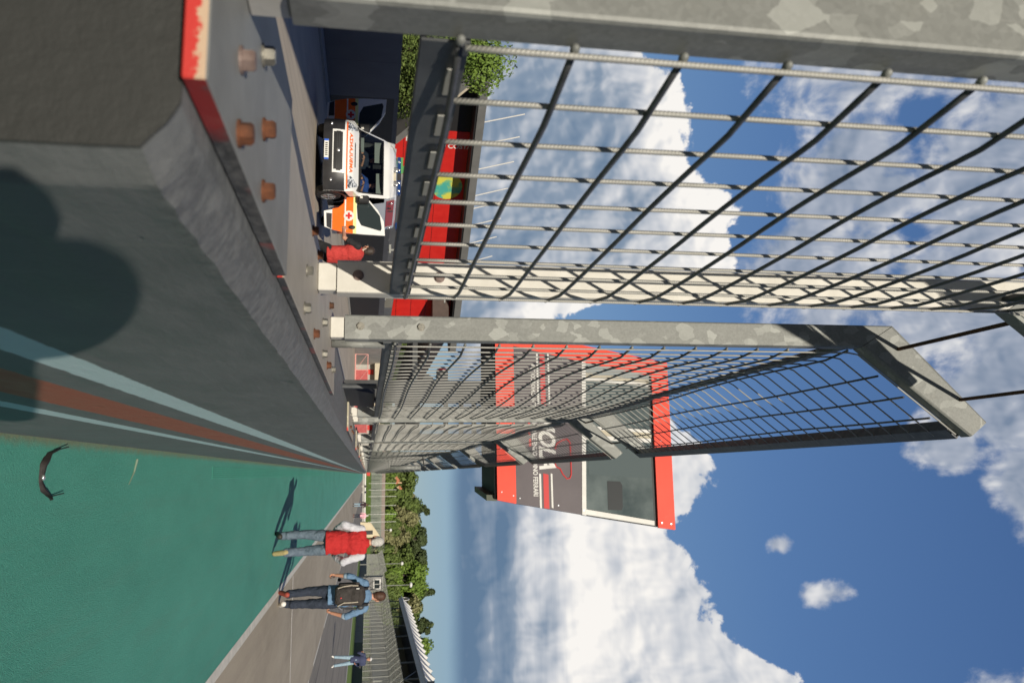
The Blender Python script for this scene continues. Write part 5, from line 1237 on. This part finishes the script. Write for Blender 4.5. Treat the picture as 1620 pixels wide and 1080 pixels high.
# right-hand background: (distance, across, height of top, kind, material)
RT = [  # y-pixel-like lateral X, Y, top z, width scale, kind, material, description
 (0.8, 372, 24.0, 1.2, 'round', L_mid, 'olive green tree behind the hillside house'), (7.5, 376, 23.5, 1.1, 'round', L_mid, 'olive green round tree just right of the hillside house'),
 (14, 380, 26.5, 1.0, 'round', L_mid, 'broad mid green tree left of the tall dark conifer'), (16.5, 386, 29.0, 1.3, 'conifer', L_dark, 'ragged dark conifer rising over the left of the tree line'),
 (19.5, 378, 25.5, .95, 'round', L_pale, 'pale olive tree under the ragged conifer'), (24, 384, 26.5, 1.1, 'round', L_mid, 'mid green tree between the conifer and the flat-topped pines'),
 (29, 388, 29.5, .95, 'umbrella', L_dark, 'leftmost flat-topped umbrella pine of the tree line'), (34, 392, 27.0, .8, 'umbrella', L_dark, 'lower middle umbrella pine'), (39, 390, 29.8, .95, 'umbrella', L_dark, 'rightmost umbrella pine of the tree line'),
 (27, 374, 21.5, 1.1, 'round', L_pale, 'pale bushy tree below the umbrella pines'), (35, 372, 22.5, 1.2, 'round', L_mid, 'wide green tree below the umbrella pines'),
 (44, 378, 30.2, 1.15, 'round', L_bright, 'fresh green tree right of the umbrella pines'), (49, 382, 29.5, 1.1, 'round', L_bright, 'bright green crown beside the grey spruce'),
 (53, 388, 31.5, 1.2, 'conifer', L_dark, 'grey green spruce sticking out above the crowns'), (57, 380, 26.5, 1.1, 'round', L_pale, 'greyish olive tree behind the lamp with two heads'),
 (61, 386, 28.0, 1.2, 'round', L_mid, 'green tree behind the left end of the white roof'), (66, 384, 30.5, 1.3, 'conifer', L_dark, 'spiky dark conifer behind the white peaked roof'), (69.5, 388, 29.5, 1.2, 'conifer', L_dark, 'second dark conifer behind the white peaked roof'),
 (75, 380, 31.5, 1.2, 'round', L_bright, 'vivid green tree behind the middle of the white roof'), (82, 382, 29.5, 1.1, 'round', L_mid, 'green tree behind the right half of the white roof'), (90, 384, 31.0, 1.2, 'round', L_pale, 'pale thin crown above the near end of the white roof'), (98, 384, 29, 1.2, 'round', L_mid, 'green tree at the right edge of the picture'),
 (4, 360, 14.5, 1.1, 'bush', L_bright, 'bright shrub below the hillside house'), (10, 362, 15.5, 1.2, 'bush', L_mid, 'green shrub mass behind the thin masts'), (16, 360, 15, 1.2, 'bush', L_bright, 'light green shrub behind the thin masts'), (22, 362, 17, 1.2, 'bush', L_mid, 'green shrub right of the thin masts'),
 (28, 360, 15.5, 1.3, 'bush', L_pale, 'pale olive flowering shrub'), (33, 358, 16, 1.2, 'bush', L_mid, 'dark olive shrub left of the first lamp post'), (39, 360, 17.5, 1.3, 'bush', L_bright, 'leafy green shrub behind the first lamp post'), (45, 358, 16, 1.3, 'bush', L_mid, 'olive shrub between the two lamp posts'),
 (51, 360, 17.5, 1.3, 'bush', L_mid, 'tall shrub behind the second lamp post'), (57, 358, 16.5, 1.3, 'bush', L_dark, 'dark shrub left of the covered stand'), (64, 360, 16, 1.3, 'bush', L_mid, 'olive shrub seen under the white roof'), (71, 360, 16.5, 1.3, 'bush', L_bright, 'fresh shrub seen under the middle of the roof'), (78, 358, 15.5, 1.3, 'bush', L_mid, 'green shrub under the near end of the roof'), (86, 360, 16, 1.3, 'bush', L_mid, 'green shrub at the right edge under the roof')]
BASE = {'round': 15, 'conifer': 18, 'umbrella': 16, 'bush': 6}
for i, (X, Y, zt, ws, kd, m, d) in enumerate(RT):
    bz = 4.0 if kd == 'bush' else 5.0; hs = (zt - bz) / BASE[kd]
    tree(kd, i % 2, m, (X, Y, bz), (ws * (1.25 if kd == 'round' else 1.2 if kd != 'bush' else 1.1), hs), {'round': 'broadleaf_tree', 'conifer': 'conifer_tree', 'umbrella': 'umbrella_pine', 'bush': 'shrub'}[kd], d, 'trees along the far tree line' if kd != 'bush' else 'shrubs under the far tree line')
mb = MB(); mb.grid([[(-60 + 20 * i, 350 + 10 * j, [1, 4, 6, 7, 8][j] + sin(i * 1.3 + j)) for j in range(5)] for i in range(12)])
struct('wooded_slope', mb, mat('slope_undergrowth', rough=.95, fn=mottled((.025, .045, .012), (.07, .10, .025), .3, 8, .9, 2, .5)), 'dark undergrowth slope below the tree line')
# trees on the left behind the dark wall
for i, (X, Y, h, r, m, d) in enumerate([(-24.6, 46, 9.9, 1.0, L_bright, 'sunlit leafy tree beside the red building roof'), (-28.0, 44, 9.0, 1.1, L_bright, 'leafy green tree at the far left behind the post'),
                                         (-19.5, 40, 4.6, .9, L_mid, 'shaded shrubby tree behind the dark wall'), (-22.5, 41, 5.6, 1.0, L_mid, 'shaded green tree behind the wall beside the roof canopy'), (-25.5, 40, 5.4, 1.0, L_mid, 'dark green tree at the left end behind the wall')]):
    tree('round', i % 2, m, (X, Y, 0), (r, h / 8), 'broadleaf_tree', d, 'trees behind the dark wall', small=True)
for i in range(6): tree('round', i % 2, L_mid, (-24 - (i % 2) * 3, 92 + 14 * i, 0), (1.3, 1.15), 'broadleaf_tree', 'tree seen through the mesh under the brown canopy', 'trees under the brown canopy', small=True)

# ================================================================== RIGHT SIDE OF THE TRACK
def long_box(name, x0, x1, y0, y1, z0, z1, m, lab, cat): mb = MB(); mb.box(x0, x1, y0, y1, z0, z1); o = obj(name, mb, m); return tag(o, lab, cat)
long_box('concrete_barrier', 26, 26.4, 60, 137, -.05, 1.32, M_greenwall, 'dark green painted barrier under the far track fence', 'barrier')
long_box('concrete_barrier', 26.05, 26.4, 137.02, 231, -.05, 1.32, M_greyband, 'grey concrete barrier continuing the dark green one', 'barrier')
FB = None
def far_panel(X, Y, L, z0, hv, label, name='track_fence_panel', group='track fence panels on the far barrier', rz=0):
    global FB
    if FB is None:
        FB = thing(name, label, 'fence')
        mb = MB(); mb.box(-.07, .07, -.07, .07, 0, 3.2); obj('post', mb, M_galv_far, FB)
        mb = MB(); mb.tube([(0, 0, 3.2), (-1.25, 0, 4.65)], .075, 4); obj('arm', mb, M_galv_far, FB)
        mb = MB()
        for k in range(1, 15): mb.box(.03, .045, k * .25 - .010, k * .25 + .010, 0, 3.2)
        for k in range(11): mb.box(.045, .055, 0, 3.7, k * .32, k * .32 + .018)
        T = Matrix.Translation((0, 0, 3.2)) @ Matrix.Rotation(-radians(40.8), 4, 'Y')
        for k in range(1, 9): mb.box(-.01, .01, k * .45 - .02, k * .45 + .02, 0, 1.9, T)
        for k in range(5): mb.box(-.02, .02, 0, 3.7, k * .46, k * .46 + .04, T)
        obj('wire_mesh', mb, M_galv_far, FB); o = FB
    else: o = dup(FB); o['label'] = label; 
    o.name = name; o.location = (X, Y, z0); o.rotation_euler = (0, 0, rz); o['group'] = group; o.scale = (1, L / 3.7, hv); return o
num = 0
Y = 100.0
while Y < 228:
    far_panel(26.2, Y, 3.7, 1.3, 1.08, 'track fence panel on the dark green barrier' if Y < 137 else 'track fence panel on the grey barrier farther along'); Y += 3.7
Y = 232
while Y < 292: far_panel(27.0, Y, 3.7, 1.9, 1.15, 'track fence panel on the farthest stretch beyond the gap'); Y += 3.7
long_box('concrete_barrier', 26.9, 27.3, 232, 296, -.05, 1.9, M_greyband, 'farthest grey barrier stretch beyond the gap', 'barrier')
for k in range(10): far_panel(-8 + k * 3.9, 346, 3.9, 3.2, 1.25, 'fence panel across the far end of the straight', group='fence panels across the end of the straight', rz=-pi / 2)
mb = MB()
t = thing('end_barrier', 'pale low concrete barrier at the far end of the straight', 'barrier', (5, 330, 0)); mb = MB(); mb.box(-9, 13, 0, .4, -.05, 1.25); obj('block', mb, M_concrete, t); mb = MB(); mb.box(-9, 13, -.02, 0, .95, 1.25); obj('white_cap', mb, M_whiteL, t)
t = thing('end_stand', 'low weathered stand along the top of the far fence', 'grandstand', (12, 352, 0)); mb = MB(); mb.box(-22, 16, 0, 5, 2, 7.8); obj('wall', mb, mat('stand_grey', rough=.8, fn=mottled((.13, .16, .13), (.20, .22, .18), .4, 6, .1)), t)
mb = MB(); mb.box(-22, 16, -.1, 5.1, 7.8, 9.2); obj('rail', mb, mat('stand_rose', rough=.8, fn=mottled((.22, .16, .14), (.30, .23, .20), .8, 6, .1)), t)
# beige wedge wall
t = thing('beige_wall', 'beige wedge-shaped wall end with a pale sloping top', 'wall', (15, 236, 0)); mb = MB(); mb.prism([(13.0, 0), (17.2, 0), (17.2, 5.4), (16.6, 5.2), (13.2, 2.8)], 'y', 236, 237); obj('wall', mb, M_stucco and mat('beige_render', rough=.8, fn=mottled((.52, .44, .30), (.62, .54, .38), .8, 5, .1)), t, world=True)
mb = MB(); mb.box(15.3, 16.4, 235.9, 236, .6, 3.4); obj('opening', mb, M_black, t, world=True)
# grey hut with white framed window
t = thing('marshal_hut', 'grey marshal hut with a white framed window against the far fence', 'hut', (24.6, 195, 0)); mb = MB(); mb.box(23.0, 25.95, 195, 198, 0, 5.3); obj('wall', mb, M_greyband, t, world=True); mb = MB(); mb.box(22.9, 25.97, 194.8, 198.1, 5.3, 5.5); obj('roof', mb, M_galv_far, t, world=True)
mb = MB(); mb.box(23.45, 25.65, 194.9, 195, 3.35, 5.0); wd = obj('window_frame', mb, M_whiteL, t, world=True); 
for a, b in ((23.65, 24.5), (24.62, 25.45)): mb = MB(); mb.box(a, b, 194.86, 194.9, 3.6, 4.75); obj('pane', mb, M_glass, wd, fix=True)
for ch in wd.children:
    for v in ch.data.vertices: v.co -= t.location
# lamp posts
for (X, Y, h, hd, lab) in ((24.8, 240, 11.4, .55, 'grey lamp post with a white head left of the grey hut'), (27.5, 215, 12.6, .7, 'tall lamp post with a white head above the grey hut'), (38, 240, 12.8, .7, 'lamp post beside the left end of the white roof'), (17.5, 270, 9.0, .5, 'short lamp post above the beige wedge wall')):
    t = thing('lamp_post', lab, 'lamp post', (X, Y, 0)); mb = MB(); mb.tube([(0, 0, 0), (0, 0, h)], [.14, .08], 8); obj('pole', mb, M_galv_far, t)
    mb = MB(); mb.ell((0, 0, h + .25), (hd, hd, .42)); obj('lamp_head', mb, M_whiteL, t, smooth=True)
for k, X in enumerate((3.6, 6.2, 8.8, 12.4, 15.8, 18.8)):
    t = thing('flag_mast', ['leftmost', 'second', 'third', 'fourth', 'fifth', 'rightmost'][k] + ' of the thin masts before the far trees', 'mast', (X, 340, 0), group='thin masts at the far end'); mb = MB(); mb.tube([(0, 0, 0), (0, 0, 13.2)], .08, 6); obj('pole', mb, M_whiteL, t)
    mb = MB(); mb.ell((0, 0, 13.2), (.14, .14, .14)); obj('finial', mb, M_whiteL, t)
# covered stand with white peaked roof
t = thing('covered_stand', 'covered grandstand with a row of white peaked canopies', 'grandstand', (37, 150, 0)); TT = lambda n, mb, m, **k: obj(n, mb, m, t, world=True, **k)
mb = MB(); mb.box(43, 43.4, 136, 246, 6.0, 11.6); TT('back_wall', mb, mat('ribbed_dark_sheet', rough=.7, fn=lambda t_, b, co: t_.put(b.inputs['Base Color'], t_.mix(t_.mapr(t_.m('SINE', t_.m('MULTIPLY', t_.sep(co)[1], 12)), -.3, .3), (.03, .03, .03), (.055, .053, .05)))))
mb = MB(); mb.box(35.2, 43.2, 136, 246, 11.2, 11.35); TT('ceiling', mb, M_darkmetal)
mb = MB(); mb.box(35.0, 35.15, 130, 246, 11.0, 12.1); TT('fascia', mb, M_tent)
mb = MB(); mb.prism([(35.2, 3.0), (43, 7.5), (43, 3.0)], 'y', 136, 246); TT('seating', mb, M_concrete)
for k in range(17):
    Y0 = 150 + 6.1 * k; mb = MB(); rings = []
    for (f, zz) in ((1.03, 11.9), (.82, 12.4), (.58, 13.0), (.34, 13.7), (.14, 14.3), (.02, 14.7)):
        rings.append([(37.9 + 2.9 * f * cx_, Y0 + 3.0 * f * cy_, zz) for cx_, cy_ in ((-1, -1), (0, -1), (1, -1), (1, 0), (1, 1), (0, 1), (-1, 1), (-1, 0), (-1, -1))])
    mb.grid(rings); TT('canopy_peak', mb, M_tent, smooth=True)
for k in range(8):
    mb = MB(); mb.tube([(35.4, 152 + 13 * k, 0), (35.4, 152 + 13 * k, 11.1)], .16, 8); TT('post', mb, M_galv_far)
mb = MB(); mb.tube([(35.4, 152, 8.4), (35.4, 146, 11.1)], .1, 6); mb.tube([(35.4, 152, 8.4), (35.4, 158, 11.1)], .1, 6); TT('brace', mb, M_galv_far)
mb = MB(); mb.prism([(136, 11.9), (149.5, 12.2), (149.5, 13.6), (140, 12.6)], 'x', 35.3, 40); TT('end_roof', mb, M_darkmetal)
mb = MB(); mb.tube([(35.5, 247 + 3 * sin(a), 12.5 + 1.6 * cos(a)) for a in [pi * k / 8 - pi / 2 for k in range(9)]], .12, 6); TT('end_hoop', mb, M_whiteL)
# house on the hill
t = thing('hillside_house', 'orange stucco villa with tiled roofs on the wooded hillside', 'house', (4.2, 364, 9.5)); t.scale = (.8, .8, .8); HH = lambda n, mb, m, par=None: obj(n, mb, m, par or t)
mb = MB(); mb.box(-4.0, 3.2, 0, 7, -2, 5.6); mb.box(1.0, 4.2, -1.5, 5, -2, 7.4); HH('wall', mb, M_stucco)
mb = MB(); mb.prism([(-4.6, 5.6), (1.0, 5.6), (-1.8, 7.8)], 'y', -.5, 7.5); HH('roof', mb, M_roof); mb = MB(); mb.prism([(.6, 7.4), (4.6, 7.4), (2.6, 9.0)], 'y', -2, 5.4); HH('roof', mb, M_roof)
for x, z, q in ((-3.2, 2.6, 0), (-1.4, 2.6, 0), (-3.0, -.2, 0), (-1.2, -.2, 0), (1.8, 4.6, -1.5), (3.0, 4.6, -1.5), (2.2, 1.6, -1.5)):
    mb = MB(); mb.box(x - .45, x + .45, q - .06, q - .01, z, z + 1.5); f_ = HH('window', mb, M_whiteL); mb = MB(); mb.box(x - .34, x + .34, q - .09, q - .06, z + .12, z + 1.38); obj('pane', mb, M_glass, f_)
mb = MB(); mb.prism([(-4.6, 1.6), (-.4, 1.6), (-.8, 2.5), (-4.2, 2.5)], 'y', -1.8, .0); HH('porch_roof', mb, M_darkmetal); mb = MB(); mb.box(-.8, -.3, -.02, .5, 6.5, 8.8); HH('chimney', mb, M_stucco)
for X, Y, zt, m, d in ((0.5, 361, 14.5, L_mid, 'olive shrub directly below the hillside house'), (8.2, 361, 17.5, L_mid, 'dense green shrub at the right side of the hillside house'), (-2.5, 363, 19, L_mid, 'green shrub left of the hillside house')):
    tree('bush', 1, m, (X, Y, 4), (1.2, (zt - 4) / 6), 'shrub', d, 'shrubs under the far tree line')

for i, (X, zt, m) in enumerate([(-4, 19, L_mid), (4.5, 22.5, L_mid), (11, 25, L_pale), (17, 26.5, L_mid), (22, 27, L_mid), (27, 26.5, L_bright), (33, 26, L_mid), (38, 27, L_mid), (42, 28.5, L_mid), (47, 30, L_mid), (52, 28.5, L_pale), (58, 28, L_mid), (63, 28, L_dark), (70, 28.5, L_mid), (78, 29.5, L_mid), (86, 29.5, L_mid), (94, 30, L_mid)]):
    tree('round', i % 2, m, (X, 398, 6), (1.5, (zt - 6) / 15), 'broadleaf_tree', 'leafy crown filling the back row of the far tree line', 'back row of the far tree line')
